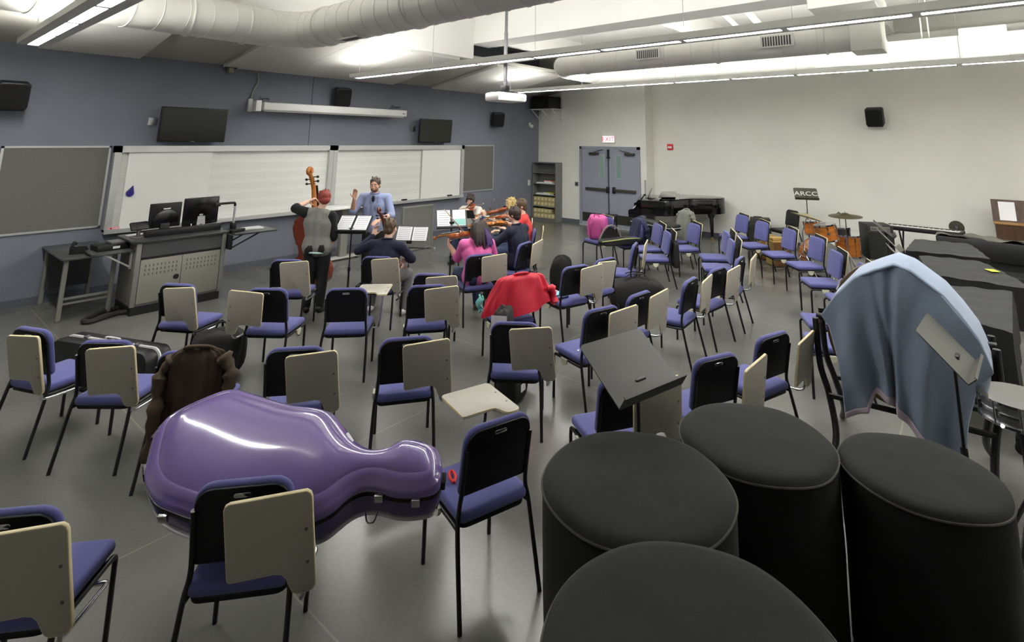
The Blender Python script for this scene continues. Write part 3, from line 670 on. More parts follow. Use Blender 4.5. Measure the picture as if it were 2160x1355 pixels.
MB().bb((-.25, .0, .09), (-.235, .016, .48)).build('silver_edge', alu, m2)
MB().prism([(-.065, .0), (.065, .0), (.05, .21), (-.05, .21)], .02, .034, M=XZ).bb((-.1, -.12, 0), (.1, .08, .01)).build('stand', alu, m2)
MB().cyl((0, -.0335, .08), (0, -.0365, .08), .018, 16).build('cable_hole', black_plastic, m2)
MB().bb((-.025, -.016, .215), (.025, -.0115, .24)).build('logo_mark', alu, m2)
MB().tube(bez([(-.13, -.02, .11), (-.14, -.06, .07), (-.09, -.07, .055), (-.04, -.05, .08), (-.05, -.02, .12)], 4), .006, 6).build('cable', white_plastic, m2)
m3 = thing('touch_panel', 'small tilted control screen on a stalk at the left end of the console', 'monitor', (-10.58, -1.35, .956), rad(10))
MB().prism(rr(.22, .12, .015, 4, 0, 0), -.012, .016, bev=.006, M=T(0, 0, .155)@RX(rad(-38))@XZ).build('case', black_plastic, m3)
MB().tube([(0, .0, 0), (0, -.01, .15)], [.022, .03], 10).bb((-.07, -.06, 0), (.07, .06, .012)).build('stalk', mat('stalk_grey', (96, 95, 90), .5), m3)
kb = MB().prism(rr(.26, .12, .02, 4), 0, .012, bev=.003).build('card_tray', white_plastic, None, loc=(-10.52, -1.1, .956), rz=.1); tag(kb, 'pale card lying on the console top beside the control screen stalk', 'card')
# side table
tbl = thing('side_table', 'grey steel-legged side table standing left of the teacher console', 'table', (-11.02, -.66, 0))
MB().prism(rr(.60, 1.30, .02, 3), .755, .78, bev=.004, M=T(-.03, 0, 0)).build('tabletop', mat('table_top_grey', (70, 71, 72), .35, var=.04, scale=12), tbl)
for x in (-.27, .24):
    for y in (-.57, .56):
        MB().prism(rr(.05, .05, .008, 2, x, y), .02, .755).cyl((x, y, 0), (x, y, .02), .016, 10).build('leg', mat('table_leg_grey', (118, 118, 112), .45), tbl)
MB().bb((-.25, -.585, .26), (.22, -.555, .285)).bb((-.25, -.585, .20), (.22, -.555, .22)).bb((-.25, .55, .26), (.22, .58, .285)).build('stretcher', mat('table_leg_grey', (118, 118, 112), .45), tbl)
MB().bb((-.26, .53, .2), (.23, .545, .755)).build('modesty_panel', dark_lam, tbl)
wl = thing('console_wing', 'grey flip-up shelf over the side table, fixed to the left end of the console', 'shelf', (-10.86, -1.28, .80))
MB().prism(rr(.46, .50, (.08, .02, .02, .08), 5), 0, .022, bev=.004).build('shelf_board', mat('table_top_grey', (70, 71, 72), .35), wl)
MB().tube([(.2, -.2, -.2), (-.1, -.2, 0)], .012, 6).bb((.185, -.22, -.22), (.21, -.18, 0)).build('bracket', alu, wl)
dv = thing('disc_player', 'black media player with a silver disc drive on top, on the side table shelf', 'media player', (-10.80, -1.18, .822), rad(4))
MB().bb((-.22, -.14, 0), (.2, .14, .07), bev=.005).build('chassis', black_plastic, dv)
MB().bb((-.06, -.1, .07), (.18, .12, .10), bev=.004).build('drive', mat('silver_dark', (120, 120, 116), .35, metal=.5), dv)
MB().bb((-.05, -.143, .02), (.03, -.139, .05)).build('label', paper, dv)
ph = thing('telephone', 'black desk telephone with handset upright at the back of the side table', 'telephone', (-11.12, -.95, .78), rad(-20))
MB().prism([(-.09, 0), (.09, 0), (.09, .03), (-.09, .10)], -.09, .09, bev=.006, M=YZ).build('body', black_plastic, ph)
MB().tube(bez([(-.06, -.09, .06), (-.07, -.04, .10), (-.07, .05, .13), (-.06, .1, .11)], 5), .02, 8).build('handset', black_plastic, ph)
MB().bb((-.02, -.06, .065), (.07, .03, .085), M=RX(rad(20))).build('keypad', mat('keypad_grey', (90, 90, 86), .5), ph)
co = MB().tube(bez([(-10.66, -1.2, .03), (-10.85, -1.25, .03), (-11.0, -1.4, .03), (-11.09, -1.52, .03), (-11.05, -1.62, .03), (-10.9, -1.55, .03), (-10.7, -1.47, .03), (-10.45, -1.62, .03)], 6), .03, 8, flat=1.0).build('floor_cable', mat('cable_sleeve', (30, 29, 25), .7)); tag(co, 'thick black cable sleeve looped on the floor left of the console', 'cable')
# pedestal table behind the bass player and the rolling grey screen
pd = thing('pedestal_table', 'white-topped pedestal table on a grey column before the whiteboard', 'table', (-6.95, -.62, 0))
MB().prism(rr(1.25, .6, .03, 4), .985, 1.01, bev=.005).build('tabletop', mat('white_table_top', (222, 222, 216), .4), pd)
MB().prism(rr(.16, .12, .02, 3), .05, .985).build('column', mat('column_grey', (130, 130, 122), .5), pd)
MB().prism([(-.36, -.08), (-.3, -.11), (.3, -.11), (.36, -.08), (.36, .08), (.3, .11), (-.3, .11), (-.36, .08)], .02, .055, bev=.012).build('base', mat('base_silver', (168, 168, 162), .4), pd)
for x in (-.33, .33): MB().cyl((x, -.04, .012), (x, .04, .012), .012, 10).build('glide', black_plastic, pd)
fld = MB().prism(rr(.32, .23, .004, 2), 0, .006).build('sheet_music', paper, None, loc=(-7.15, -.75, 1.0105), rz=.2); tag(fld, 'white sheet music lying on the pedestal table', 'sheet music')
rp = thing('rolling_screen', 'grey fabric rolling partition panel right of the conductor', 'partition', (-5.48, -1.08, 0))
MB().bb((-.39, -.03, .05), (.39, .03, .90)).build('panel', mat('panel_fabric_grey', (112, 112, 106), .95, var=.1, scale=90, bump=.1, bscale=500), rp, smooth=0)
MB().bb((-.41, -.04, .90), (.41, .04, .925)).bb((.385, -.04, .03), (.41, .04, .9)).bb((-.41, -.04, .03), (-.385, .04, .9)).bb((-.41, -.04, .03), (.41, .04, .055)).build('frame', mat('panel_frame_grey', (128, 128, 120), .5), rp, smooth=0)
for x in (-.38, .38): MB().bb((x-.02, -.16, 0), (x+.02, .16, .03)).build('foot', alu, rp)
# bookshelf in the corner with its contents
bk = thing('bookshelf', 'grey metal bookshelf in the corner left of the double door', 'bookshelf', (-.175, -.485, 0))
sg = mat('shelf_grey', (112, 114, 110), .5)
MB().bb((-.16, -.445, 0), (.16, -.425, 1.69)).bb((-.16, .425, 0), (.16, .445, 1.69)).build('side_panel', sg, bk, smooth=0)
MB().bb((.145, -.43, 0), (.16, .43, 1.68)).build('back_panel', sg, bk, smooth=0)
ZS = (.06, .40, .73, 1.05, 1.37, 1.67)
for z in ZS: MB().bb((-.16, -.427, z), (.147, .427, z+.02)).build('shelf', sg, bk, smooth=0)
MB().bb((-.15, -.43, 0), (.15, .43, .06)).build('plinth', sg, bk, smooth=0)
box_m = mat('tan_box_board', (190, 178, 128), .8, var=.12, scale=10)
for sh_, z in enumerate((.08, .42)):
    for row in range(2):
        for k in range(6 if sh_ else 6-row):
            b_ = thing('record_box', ('tan card box in the %s row on the %s shelf of the bookshelf' % (('lower', 'upper')[row], ('bottom', 'second lowest')[sh_])), 'box', (-.17, -.13-.135*k, z+row*.135+.0005), 0, 'tan boxes on the lower bookshelf shelves')
            MB().bb((-.12, -.062, 0), (.12, .062, .125), bev=.004).build('box_body', box_m, b_)
            MB().bb((-.123, -.03, .04), (-.119, .03, .09)).build('label', mat('box_label', (214, 206, 168), .8), b_)
def book(loc, rz, w, d, h, m, lab, grp=None):
    o = thing('book', lab, 'book', loc, rz, grp)
    MB().bb((-d/2, -w/2, 0), (d/2, w/2, h), bev=.002).build('cover', m, o); MB().bb((-d/2-.001, -w/2+.01, .004), (d/2-.006, w/2-.006, h-.004)).build('pages', paper, o)
orange_m = mat('orange_cover', (214, 96, 40), .6); yel_m = mat('yellow_cover', (206, 205, 70), .6)
book((-.17, -.33, 1.07), .1, .34, .24, .03, mat('grey_cover', (190, 190, 192), .6), 'grey binder lying at the left end of the upper bookshelf pile')
book((-.17, -.62, 1.07), -.05, .3, .24, .035, mat('pale_cover', (222, 220, 214), .6), 'pale book lowest in the right pile on the upper shelf')
book((-.17, -.60, 1.1055), .08, .28, .24, .03, mat('cream_cover', (228, 220, 196), .6), 'cream book second in the right pile on the upper shelf')
book((-.17, -.58, 1.136), .0, .26, .22, .022, orange_m, 'orange-red book topmost of the right pile on the upper shelf')
book((-.17, -.30, .75), .0, .3, .24, .035, mat('lilac_cover', (196, 196, 214), .6), 'pale lilac folder on the middle bookshelf shelf')
book((-.17, -.58, .75), .1, .3, .24, .03, mat('pale_cover', (222, 220, 214), .6), 'pale folder under the yellow one on the middle shelf')
book((-.17, -.56, .781), -.12, .28, .22, .03, yel_m, 'yellow-green folder on the middle bookshelf shelf')
book((-.17, -.78, .75), .0, .14, .24, .03, black_plastic, 'black folder at the right end of the middle shelf')
book((-.17, -.82, 1.07), .0, .12, .24, .03, black_plastic, 'black folder at the right end of the upper shelf')

# ------------------------------------------------------------------ music stands
stand_blk = mat('stand_desk_black', (30, 31, 29), .38)
stand_gry = mat('stand_desk_grey', (92, 92, 86), .4)
def music_stand(x, y, deg, zb, tilt, label, m=stand_blk, w=.50, h=.34, base='tripod', lip=.06, pole_top=None, group='music stands'):
    r = thing('music_stand', label, 'music stand', (x, y, 0), rad(deg), group)
    t = rad(tilt)
    B = basis((0, 0, zb), (1, 0, 0), (0, cos(t), sin(t)), (0, -sin(t), cos(t)))   # u, v up the desk, normal towards the player
    o = rr(w, h, (.004, .004, .03, .03), 4, 0, h/2)
    MB().prism(o, -.003, .003, M=B).build('desk', m, r)
    lp = MB().bb((-w/2, -.004, .0), (w/2, .002, lip), M=B).bb((-w/2, .0, lip-.004), (w/2, .012, lip), M=B).build('lip', m, r)
    zc = zb+.12*sin(t); yc = .12*cos(t)
    MB().bb((-.04, yc-.03, zc-.06), (.04, yc+.03, zc-.005), bev=.008).build('tilt_head', black_metal, r)
    MB().cyl((0, yc, zc-.05), (0, yc, zb*.52), .0095, 10).cyl((0, yc, zb*.55), (0, yc, .12), .0145, 12).build('pole', black_metal, r)
    MB().cyl((0, yc, zb*.55), (0, yc, zb*.50), .02, 12).build('collar', black_metal, r)
    if base == 'tripod':
        for k in range(3):
            a = 2*pi*k/3+.5
            MB().tube([(0, yc, .14), (.09*cos(a), yc+.09*sin(a), .10), (.24*cos(a), yc+.24*sin(a), .012)], .011, 8).build('leg', black_metal, r)
    else: MB().lathe([(.0, .0), (.16, .0), (.16, .012), (.03, .03), (.02, .14), (0, .14)], 24, M=T(0, yc, 0)).build('foot', black_metal, r)
    return r, B
def sheet(x, y, deg, zb, tilt, u, v, w, h, label, m=paper, roll=0, group=None):
    t = rad(tilt); B = basis((0, 0, zb), (1, 0, 0), (0, cos(t), sin(t)), (0, -sin(t), cos(t)))
    o = MB().prism(rr(w, h, .002, 1, 0, 0), .0035, .0065, M=B@T(u, v, 0)@RZ(roll)).build('sheet_music', m, None, smooth=0, loc=(x, y, 0), rz=rad(deg)); tag(o, label, 'sheet music', group)
    return o, B
stv = mat('stave_grey', (190, 190, 196), .8)
def sheet_lines(o, B, u, v, w, h):
    mb = MB()
    for k in range(7): mb.bb((u-w*.4, v-h*.42+k*h*.14, .0065), (u+w*.4, v-h*.42+k*h*.14+h*.05, .0069), M=B)
    mb.build('stave_lines', stv, o, smooth=0)
a = (-8.72, -3.62, -53, 1.03, 38); music_stand(*a, 'black music stand with two white sheets between the bass player and the conductor')
for u, lab in ((-.115, 'left white sheet on the stand beside the conductor'), (.12, 'right white sheet on the stand beside the conductor')):
    o, B = sheet(*a, u, .20, .20, .26, lab); sheet_lines(o, B, u, .2, .2, .26)
a = (-7.98, -4.00, -58, .78, 62); music_stand(*a, 'grey-black music stand with two white sheets in front of the cellist', m=mat('stand_desk_mid', (74, 74, 70), .4))
for u, lab, rl in ((-.10, 'white sheet on the cellist stand, partly behind his head', .0), (.14, 'white sheet on the right half of the cellist stand', .02)):
    o, B = sheet(*a, u, .21, .22, .2, lab, roll=rl); sheet_lines(o, B, u, .21, .22, .2)
music_stand(-6.48, -3.50, 127, 1.0, 30, 'black music stand seen from behind, before the young violinist in white')
a = (-7.06, -3.92, -33, .94, 62); music_stand(*a, 'black music stand with white and teal pages shared by the two violists', h=.30)
o, B = sheet(*a, -.13, .17, .21, .26, 'white page on the stand in front of the woman in pink'); sheet_lines(o, B, -.13, .17, .21, .26)
o, B = sheet(*a, .12, .17, .21, .26, 'white and teal page on the stand in front of the woman in pink')
MB().bb((.02, .05, .0065), (.22, .15, .0072), M=B).build('teal_block', paper_teal, o, smooth=0)
music_stand(-10.34, -9.12, -14, 1.02, 34, 'big black music stand in the foreground beside the covered drums', m=mat('stand_desk_dark', (46, 47, 42), .42), w=.49, h=.37, base='tripod', lip=.075)
music_stand(-8.75, -10.44, -4, .99, 46, 'grey music stand seen edge on in front of the pale blue blanket', m=stand_gry, w=.48, h=.33)
# ------------------------------------------------------------------ covered timpani
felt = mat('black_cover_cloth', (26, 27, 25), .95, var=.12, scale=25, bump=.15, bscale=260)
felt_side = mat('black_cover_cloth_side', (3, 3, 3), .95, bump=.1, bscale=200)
pipe_m = mat('cover_piping', (62, 61, 55), .8)
def timpano(x, y, r, h, label):
    t = thing('covered_timpani', label, 'drum', (x, y, 0), 0, 'timpani under black covers')
    n = 72
    rad_ = [r*(1+.006*sin(3*a+x)+.004*sin(7*a+y)) for a in [2*pi*i/n for i in range(n)]]
    mb = MB()
    prof = [(0.0, .004), (.35, .002), (.7, .0), (.88, -.004), (.96, -.014), (1.0, -.034)]
    vs = [(0, 0, h+.004)]; fs = []
    for j, (q, dz) in enumerate(prof[1:]):
        for i in range(n):
            a = 2*pi*i/n; vs.append((rad_[i]*q*cos(a), rad_[i]*q*sin(a), h+dz+.003*sin(5*a+2)*q))
    for i in range(n): fs.append((0, 1+i, 1+(i+1) % n))
    for j in range(len(prof)-2):
        for i in range(n): fs.append((1+j*n+i, 1+j*n+(i+1) % n, 1+(j+1)*n+(i+1) % n, 1+(j+1)*n+i))
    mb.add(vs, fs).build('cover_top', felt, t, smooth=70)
    MB().tube([(rad_[i]*1.004*cos(2*pi*i/n), rad_[i]*1.004*sin(2*pi*i/n), h-.036+.003*sin(5*2*pi*i/n+2)) for i in range(n)], .005, 6, False, closed=True).build('piping', pipe_m, t)
    lay = ((1.0, h-.036), (.995, h*.75), (.985, h*.5), (.98, h*.25), (.985, .02))
    vs = [(rad_[i]*q*(1+(.015*sin(9*2*pi*i/n+k) if k > 1 else 0))*cos(2*pi*i/n), rad_[i]*q*(1+(.015*sin(9*2*pi*i/n+k) if k > 1 else 0))*sin(2*pi*i/n), z) for k, (q, z) in enumerate(lay) for i in range(n)]
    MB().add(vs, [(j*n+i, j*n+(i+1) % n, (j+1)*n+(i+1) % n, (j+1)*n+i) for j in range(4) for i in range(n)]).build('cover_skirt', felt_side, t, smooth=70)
    for k in range(3):
        a = 2*pi*k/3; MB().tube([(.25*r*cos(a), .25*r*sin(a), .3), (.8*r*cos(a), .8*r*sin(a), .05)], .018, 8).cyl((.8*r*cos(a), .8*r*sin(a)-.012, .035), (.8*r*cos(a), .8*r*sin(a)+.012, .035), .034, 12).build('leg', black_metal, t)
timpano(-11.50, -9.84, .425, .98, 'black covered timpani nearest the camera, cut off by the bottom edge')
timpano(-10.805, -9.28, .413, .90, 'black covered timpani beside the chair with the red strap, left of the row')
timpano(-9.995, -9.535, .385, .84, 'smallest looking black covered timpani, farthest one, right of the big music stand')
timpano(-9.74, -10.225, .345, .82, 'black covered timpani rightmost in the picture, below the pale blue blanket')
# ------------------------------------------------------------------ bass drum under the blue blanket
bd = thing('concert_bass_drum', 'wooden concert bass drum on a black tube stand under the blue blanket', 'drum', (-7.95, -10.0, 0), rad(4))
AX = basis((0, 0, .93), (0, 1, 0), (0, 0, 1), (1, 0, 0))
wood_br = mat('drum_wood_brown', (104, 78, 44), .35, var=.25, scale=6, stretch=(1, 1, 8), coat=.4)
MB().lathe([(.44, -.2), (.445, -.2), (.445, .2), (.44, .2)], 48, M=AX).build('shell', wood_br, bd)
MB().lathe([(0, -.205), (.435, -.205), (.435, .205), (0, .205)], 48, M=AX, cap=False).build('drum_head', mat('drumhead_white', (215, 210, 196), .6), bd)
for s in (-1, 1):
    MB().lathe([(.44, s*.2), (.47, s*.2), (.47, s*.24), (.435, s*.24)], 48, M=AX).build('hoop', wood_br, bd)
for k in range(10):
    a = 2*pi*k/10; MB().cyl((-.2, .478*cos(a), .93+.478*sin(a)), (.2, .478*cos(a), .93+.478*sin(a)), .006, 6).build('tension_rod', chrome, bd)
for s in (-1, 1):
    MB().tube(bez([(-.16, s*.56, .96), (-.16, s*.55, .62), (-.18, s*.5, .42), (-.28, s*.46, .18), (-.46, s*.5, .02)], 6), .024, 10).tube(bez([(.16, s*.56, .96), (.16, s*.55, .62), (.18, s*.5, .42), (.28, s*.46, .18), (.46, s*.5, .02)], 6), .024, 10).tube([(-.16, s*.555, .9), (.16, s*.555, .9)], .02, 8).build('stand_frame', black_metal, bd)
    MB().cyl((0, s*.44, .93), (0, s*.575, .93), .03, 12).build('pivot', black_metal, bd)
MB().tube([(-.2, -.5, .42), (-.2, .5, .42)], .02, 8).tube([(.2, -.5, .42), (.2, .5, .42)], .02, 8).build('crossbar', black_metal, bd)
def coons(top, left, bottom, right, nu, nv):
    def samp(P, t):
        P = [Vector(p) for p in P]; d = [0]
        for a, b in zip(P, P[1:]): d.append(d[-1]+(b-a).length)
        s = t*d[-1]
        for i in range(len(P)-1):
            if s <= d[i+1] or i == len(P)-2:
                k = (s-d[i])/max(d[i+1]-d[i], 1e-9); return P[i].lerp(P[i+1], min(1, k))
    def f(u, v):
        c = samp(top, u)*(1-v)+samp(bottom, u)*v+samp(left, v)*(1-u)+samp(right, v)*u
        c -= samp(top, 0)*(1-u)*(1-v)+samp(top, 1)*u*(1-v)+samp(bottom, 0)*(1-u)*v+samp(bottom, 1)*u*v
        return c
    return f
bl_m = mat('pale_blue_blanket', (148, 164, 188), .98, var=.05, scale=30, bump=.35, bscale=160, sheen=.4, stretch=(1, 1, 3))
top = [(-9.55, 1.06), (-9.65, 1.21), (-9.79, 1.36), (-9.92, 1.43), (-10.05, 1.49), (-10.15, 1.46), (-10.32, 1.33), (-10.41, 1.21), (-10.49, 1.08), (-10.52, .98), (-10.54, .9)]
fl_ = coons(top, [(-9.55, 1.06), (-9.60, .98), (-9.64, .79), (-9.66, .62), (-9.67, .39)],
            [(-9.67, .39), (-9.81, .45), (-9.86, .58), (-9.95, .56), (-10.01, .50), (-10.08, .42), (-10.16, .34), (-10.33, .26)], [(-10.54, .9), (-10.51, .86), (-10.44, .76), (-10.38, .55), (-10.33, .26)], 0, 0)
def front(u, v):
    p = fl_(u, v)
    fold = .045*sin(23*u+1.5*sin(3*v))*(.15+.85*v)*(.4+.6*sin(pi*u))+.05*cos(9*u+2+v*2.2)*(.2+.8*v)
    crease = -.09*math.exp(-((u-.34-.14*v)/.02)**2)*(.1+v)-.05*math.exp(-((u-.43-.03*v)/.025)**2)
    x = -8.40-.09*sin(pi*min(1, v*1.2))*sin(pi*u)+fold-crease
    return (x, p.x, p.y)
def back(u, v):
    p = fl_(u, 0); q = 1-v
    if v < .4:
        k = v/.4; return (-8.40+.62*k, p.x, p.y+.045*sin(pi*k)*(.3+.7*sin(pi*u))-.02*k)
    k = (v-.4)/.6
    return (-7.78+.10*sin(2.5*k)+.03*sin(20*u)*k, p.x, p.y-.02-.75*k*(p.y-.2)/1.2)
bk_ = MB().grid(front, 90, 60).grid(back, 90, 30).build('blanket_cloth', bl_m, None, smooth=80)
sd = bk_.modifiers.new('thickness', 'SOLIDIFY'); sd.thickness = .012
tag(bk_, 'pale blue fleece blanket with pink edging draped over a drum', 'blanket'); bk_.name = 'blanket'
mb = MB()
mb.grid(lambda u, v: (front(.0+u*.98, 1-.05*v)[0]-.012, front(.0+u*.98, 1-.05*v)[1], front(.0+u*.98, 1-.05*v)[2]), 80, 3)
tr = mb.build('edging', mat('pink_satin_edging', (214, 196, 210), .5, sheen=.2), bk_, smooth=80)
s2 = tr.modifiers.new('thickness', 'SOLIDIFY'); s2.thickness = .006
# snare drum at the right edge
sn = thing('snare_drum', 'chrome snare drum on a stand, cut by the right edge', 'drum', (-8.76, -10.64, 0))
MB().lathe([(.178, .80), (.182, .80), (.182, .905), (.178, .905)], 48).build('shell', steel, sn, smooth=50)
MB().lathe([(0, .905), (.176, .905), (.176, .800), (0, .800)], 48, cap=False).build('drum_head', mat('drumhead_coated', (218, 216, 205), .55, var=.04, scale=8), sn)
for z in (.908, .797, .852): MB().lathe([(.178, z-.007), (.194 if z != .852 else .187, z-.007), (.194 if z != .852 else .187, z+.007), (.178, z+.007)], 48).build('hoop', chrome, sn, smooth=50)
for k in range(10):
    a = 2*pi*k/10; c, s = cos(a), sin(a)
    MB().cyl((.195*c, .195*s, .79), (.195*c, .195*s, .915), .005, 8).bb((.186*c-.009, .186*s-.009, .83), (.186*c+.009, .186*s+.009, .875)).build('lug', chrome, sn)
MB().cyl((0, 0, .2), (0, 0, .77), .016, 10).build('pole', black_metal, sn)
for k in range(3):
    a = 2*pi*k/3+.6
    MB().tube([(0, 0, .76), (.17*cos(a), .17*sin(a), .785), (.2*cos(a), .2*sin(a), .80)], .01, 8).build('basket_arm', chrome, sn)
    MB().tube([(0, 0, .42), (.26*cos(a), .26*sin(a), .02)], .012, 8).build('leg', black_metal, sn)
# small bongo-like drum rim just right of the blanket
bg = thing('small_drum', 'small cream-headed drum at the right edge beyond the snare drum', 'drum', (-7.3, -10.93, 0))
MB().lathe([(.10, .60), (.11, .60), (.115, .78), (.105, .78)], 32).build('shell', wood_br, bg); MB().lathe([(0, .785), (.11, .785), (.112, .77), (.10, .76)], 32).build('drum_head', mat('calf_head', (222, 206, 168), .6), bg)
MB().cyl((0, 0, .05), (0, 0, .6), .015, 8).build('pole', chrome, bg); MB().tube([(-.2, 0, .01), (0, 0, .1), (.2, 0, .01)], .012, 6).tube([(0, -.2, .01), (0, 0, .1), (0, .2, .01)], .012, 6).build('leg', chrome, bg)
# ------------------------------------------------------------------ covered mallet instruments
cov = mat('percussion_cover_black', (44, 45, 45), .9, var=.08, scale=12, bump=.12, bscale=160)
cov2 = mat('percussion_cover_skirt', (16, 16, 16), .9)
def mallet(quad, z, label, skirt=.5, dome=.0):
    cx = sum(p[0] for p in quad)/4; cy = sum(p[1] for p in quad)/4
    t = thing('covered_marimba', label, 'marimba', (cx, cy, 0), 0, 'mallet instruments under black covers')
    q = [Vector((p[0]-cx, p[1]-cy)) for p in quad]
    def pt(u, v): return q[0].lerp(q[1], u).lerp(q[3].lerp(q[2], u), v)
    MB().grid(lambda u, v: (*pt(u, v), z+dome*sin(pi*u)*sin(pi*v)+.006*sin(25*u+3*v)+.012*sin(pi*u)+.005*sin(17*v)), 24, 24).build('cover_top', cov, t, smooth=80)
    mb = MB(); n = 20; ring = []
    for e in range(4):
        for i in range(n):
            a, b = q[e], q[(e+1) % 4]; p = a.lerp(b, i/n); ring.append(p)
    m = len(ring); vs = []
    for k, (zz, g) in enumerate(((z+.002, 1.0), (z-.12, 1.012), (z-skirt, 1.02))):
        for i, p in enumerate(ring): vs.append((p.x*g+(.008*sin(i*.9) if k else 0), p.y*g+(.008*cos(i*.8) if k else 0), zz))
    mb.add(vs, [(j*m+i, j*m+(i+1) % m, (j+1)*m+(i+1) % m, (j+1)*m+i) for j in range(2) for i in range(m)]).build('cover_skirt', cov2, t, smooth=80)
    for e in range(4):
        p = q[e]*.86
        MB().cyl((p.x, p.y, .07), (p.x, p.y, z-.05), .022, 10).bb((p.x-.03, p.y-.03, .06), (p.x+.03, p.y+.03, .12)).build('leg', black_metal, t)
        MB().cyl((p.x-.014, p.y, .04), (p.x+.014, p.y, .04), .04, 14).build('caster', black_plastic, t)
    MB().bb((min(q[0].x, q[3].x)*.8, -.02, .26), (max(q[1].x, q[2].x)*.8, .02, .31)).build('crossbar', black_metal, t)
mallet([(-7.35, -10.68), (-5.75, -10.75), (-5.95, -10.08), (-7.0, -10.12)], .90, 'black covered mallet instrument right beside the blue blanket', .45)
mallet([(-5.45, -10.95), (-4.05, -10.52), (-4.15, -9.88), (-5.35, -10.05)], .88, 'long black covered mallet instrument with a yellow note on its edge', .42)
mallet([(-3.95, -10.62), (-2.75, -10.40), (-2.85, -9.75), (-4.0, -9.72)], .90, 'black covered mallet instrument farthest from the camera, near the keyboards', .4)
yn = MB().prism(rr(.13, .09, .003, 1), 0, .003).build('sticky_note', mat('yellow_note', (214, 222, 60), .7), None, loc=(-4.75, -10.62, .905), rz=.5); tag(yn, 'bright yellow note lying on the black percussion cover', 'note')
for (x, y, z, lab) in ((-3.6, -9.60, .84, 'farther of two grey music stands seen edge on behind the blanket'), (-4.95, -9.86, .84, 'nearer of two grey music stands seen edge on behind the blanket')):
    music_stand(x, y, 12, z, 48, lab, m=stand_gry, w=.5, h=.34)
music_stand(-2.35, -9.42, 8, .84, 40, 'black music stand with tilted desk between the bass amplifier and the covers', w=.52)
# digital keyboards at the right wall
def keyboard(x, y, deg, z, w, label, m=black_plastic):
    t = thing('keyboard', label, 'keyboard', (x, y, 0), rad(deg), 'electronic keyboards')
    MB().bb((-w/2, -.16, z), (w/2, .16, z+.08), bev=.012).build('case', m, t)
    ky = MB().bb((-w/2+.04, -.155, z+.078), (w/2-.04, -.01, z+.09)).build('white_keys', white_plastic, t)
    mb = MB(); n = int((w-.1)/.0235)
    for i in range(n):
        if i % 7 in (0, 1, 3, 4, 5): mb.bb((-w/2+.057+i*.0235, -.09, .09+z), (-w/2+.069+i*.0235, -.01, .1+z))
    mb.build('black_keys', black_plastic, ky)
    MB().bb((-w/2+.1, .03, z+.08), (w/2-.1, .13, z+.086)).build('control_panel', mat('panel_dark', (50, 50, 48), .4), t)
    for s in (-1, 1): MB().tube([(s*w*.3, -.2, .01), (s*w*.3, .0, z*.55), (s*w*.3, -.15, z)], .015, 8).tube([(s*w*.3, .2, .01), (s*w*.3, .0, z*.55), (s*w*.3, .15, z)], .015, 8).build('stand', black_metal, t)
    return t
keyboard(-.55, -9.72, -98, .72, 1.2, 'keyboard with raised dark back panel by the right wall, below the round wall plate')
kc = thing('keyboard_bag', 'soft black keyboard bag with rumpled grey top near the wooden lectern', 'bag', (-1.1, -10.55, 0), rad(-100))
MB().grid(lambda u, v: (-.6+1.2*u, -.22+.44*v, .78+.03*sin(9*u+4*v)+.015*sin(23*u)), 30, 10).build('bag_top', mat('rumpled_grey', (108, 107, 98), .8, bump=.3, bscale=40), kc, smooth=80)
MB().bb((-.6, -.22, .45), (.6, .22, .775), bev=.03).build('bag_body', black_plastic, kc); MB().bb((-.55, -.18, 0), (.55, .18, .45)).build('trolley', black_metal, kc)
wc = thing('wall_cover_plate', 'round dark metal plate on the right wall beside the wooden lectern', 'wall plate', (.449, -10.19, .74), rad(-90))
MB().lathe([(0, .02), (.03, .02), (.04, .012), (.12, .008), (.125, 0)], 32, M=basis((0, 0, 0), (1, 0, 0), (0, 0, 1), (0, -1, 0))).build('plate', mat('plate_dark_metal', (84, 80, 70), .4, metal=.5), wc)
MB().bb((-.02, -.03, -.025), (.02, -.018, .025)).build('hub', steel, wc)
# wooden lectern
wal = mat('walnut_wood', (74, 52, 36), .45, var=.3, scale=5, stretch=(6, 6, .8))
lc = thing('lectern', 'dark wooden lectern cabinet with white papers by the right wall', 'lectern', (-.05, -11.25, 0), rad(-90))
MB().bb((-.48, -.25, .0), (.48, .22, .96)).build('cabinet', wal, lc); MB().bb((-.5, -.27, .945), (.5, .24, .97), bev=.005).build('ledge', mat('oak_edge', (150, 112, 60), .45), lc)
MB().bb((-.5, -.02, 0), (.5, .02, .40), M=T(0, .02, .96)@RX(rad(-14))).build('desk_board', wal, lc)
MB().bb((-.05, -.275, .74), (.15, -.25, .765), bev=.006).build('door_handle', alu, lc)
p1 = MB().bb((-.40, -.027, .03), (-.17, -.022, .36), M=T(0, .02, .96)@RX(rad(-14))).build('sheet', paper, None, loc=lc.location, rz=rad(-90)); tag(p1, 'white paper standing on the wooden lectern board', 'paper')
p2 = MB().bb((-.20, -.256, .42), (.10, -.252, .62), M=RY(rad(6))).build('notice', paper, None, loc=lc.location, rz=rad(-90)); tag(p2, 'white notice taped to the front of the wooden lectern', 'paper')
cb2 = MB().prism(rr(.55, .4, .02), 0, .42, bev=.01).build('equipment_case', black_plastic, None, loc=(-2.1, -11.0, 0), rz=.2); tag(cb2, 'black equipment case on the floor before the wooden lectern', 'case')
bgx = thing('duffel_bag', 'black duffel bag with white straps behind the black percussion covers', 'bag', (-3.1, -11.15, 0), rad(20))
MB().ball((0, 0, .28), (.42, .25, .28), 20).build('bag_body', mat('bag_black', (16, 15, 14), .8, bump=.3, bscale=30), bgx); MB().tube(bez([(-.25, -.1, .5), (-.1, -.12, .58), (.15, -.08, .52)], 5), .015, 6).build('strap', white_plastic, bgx)
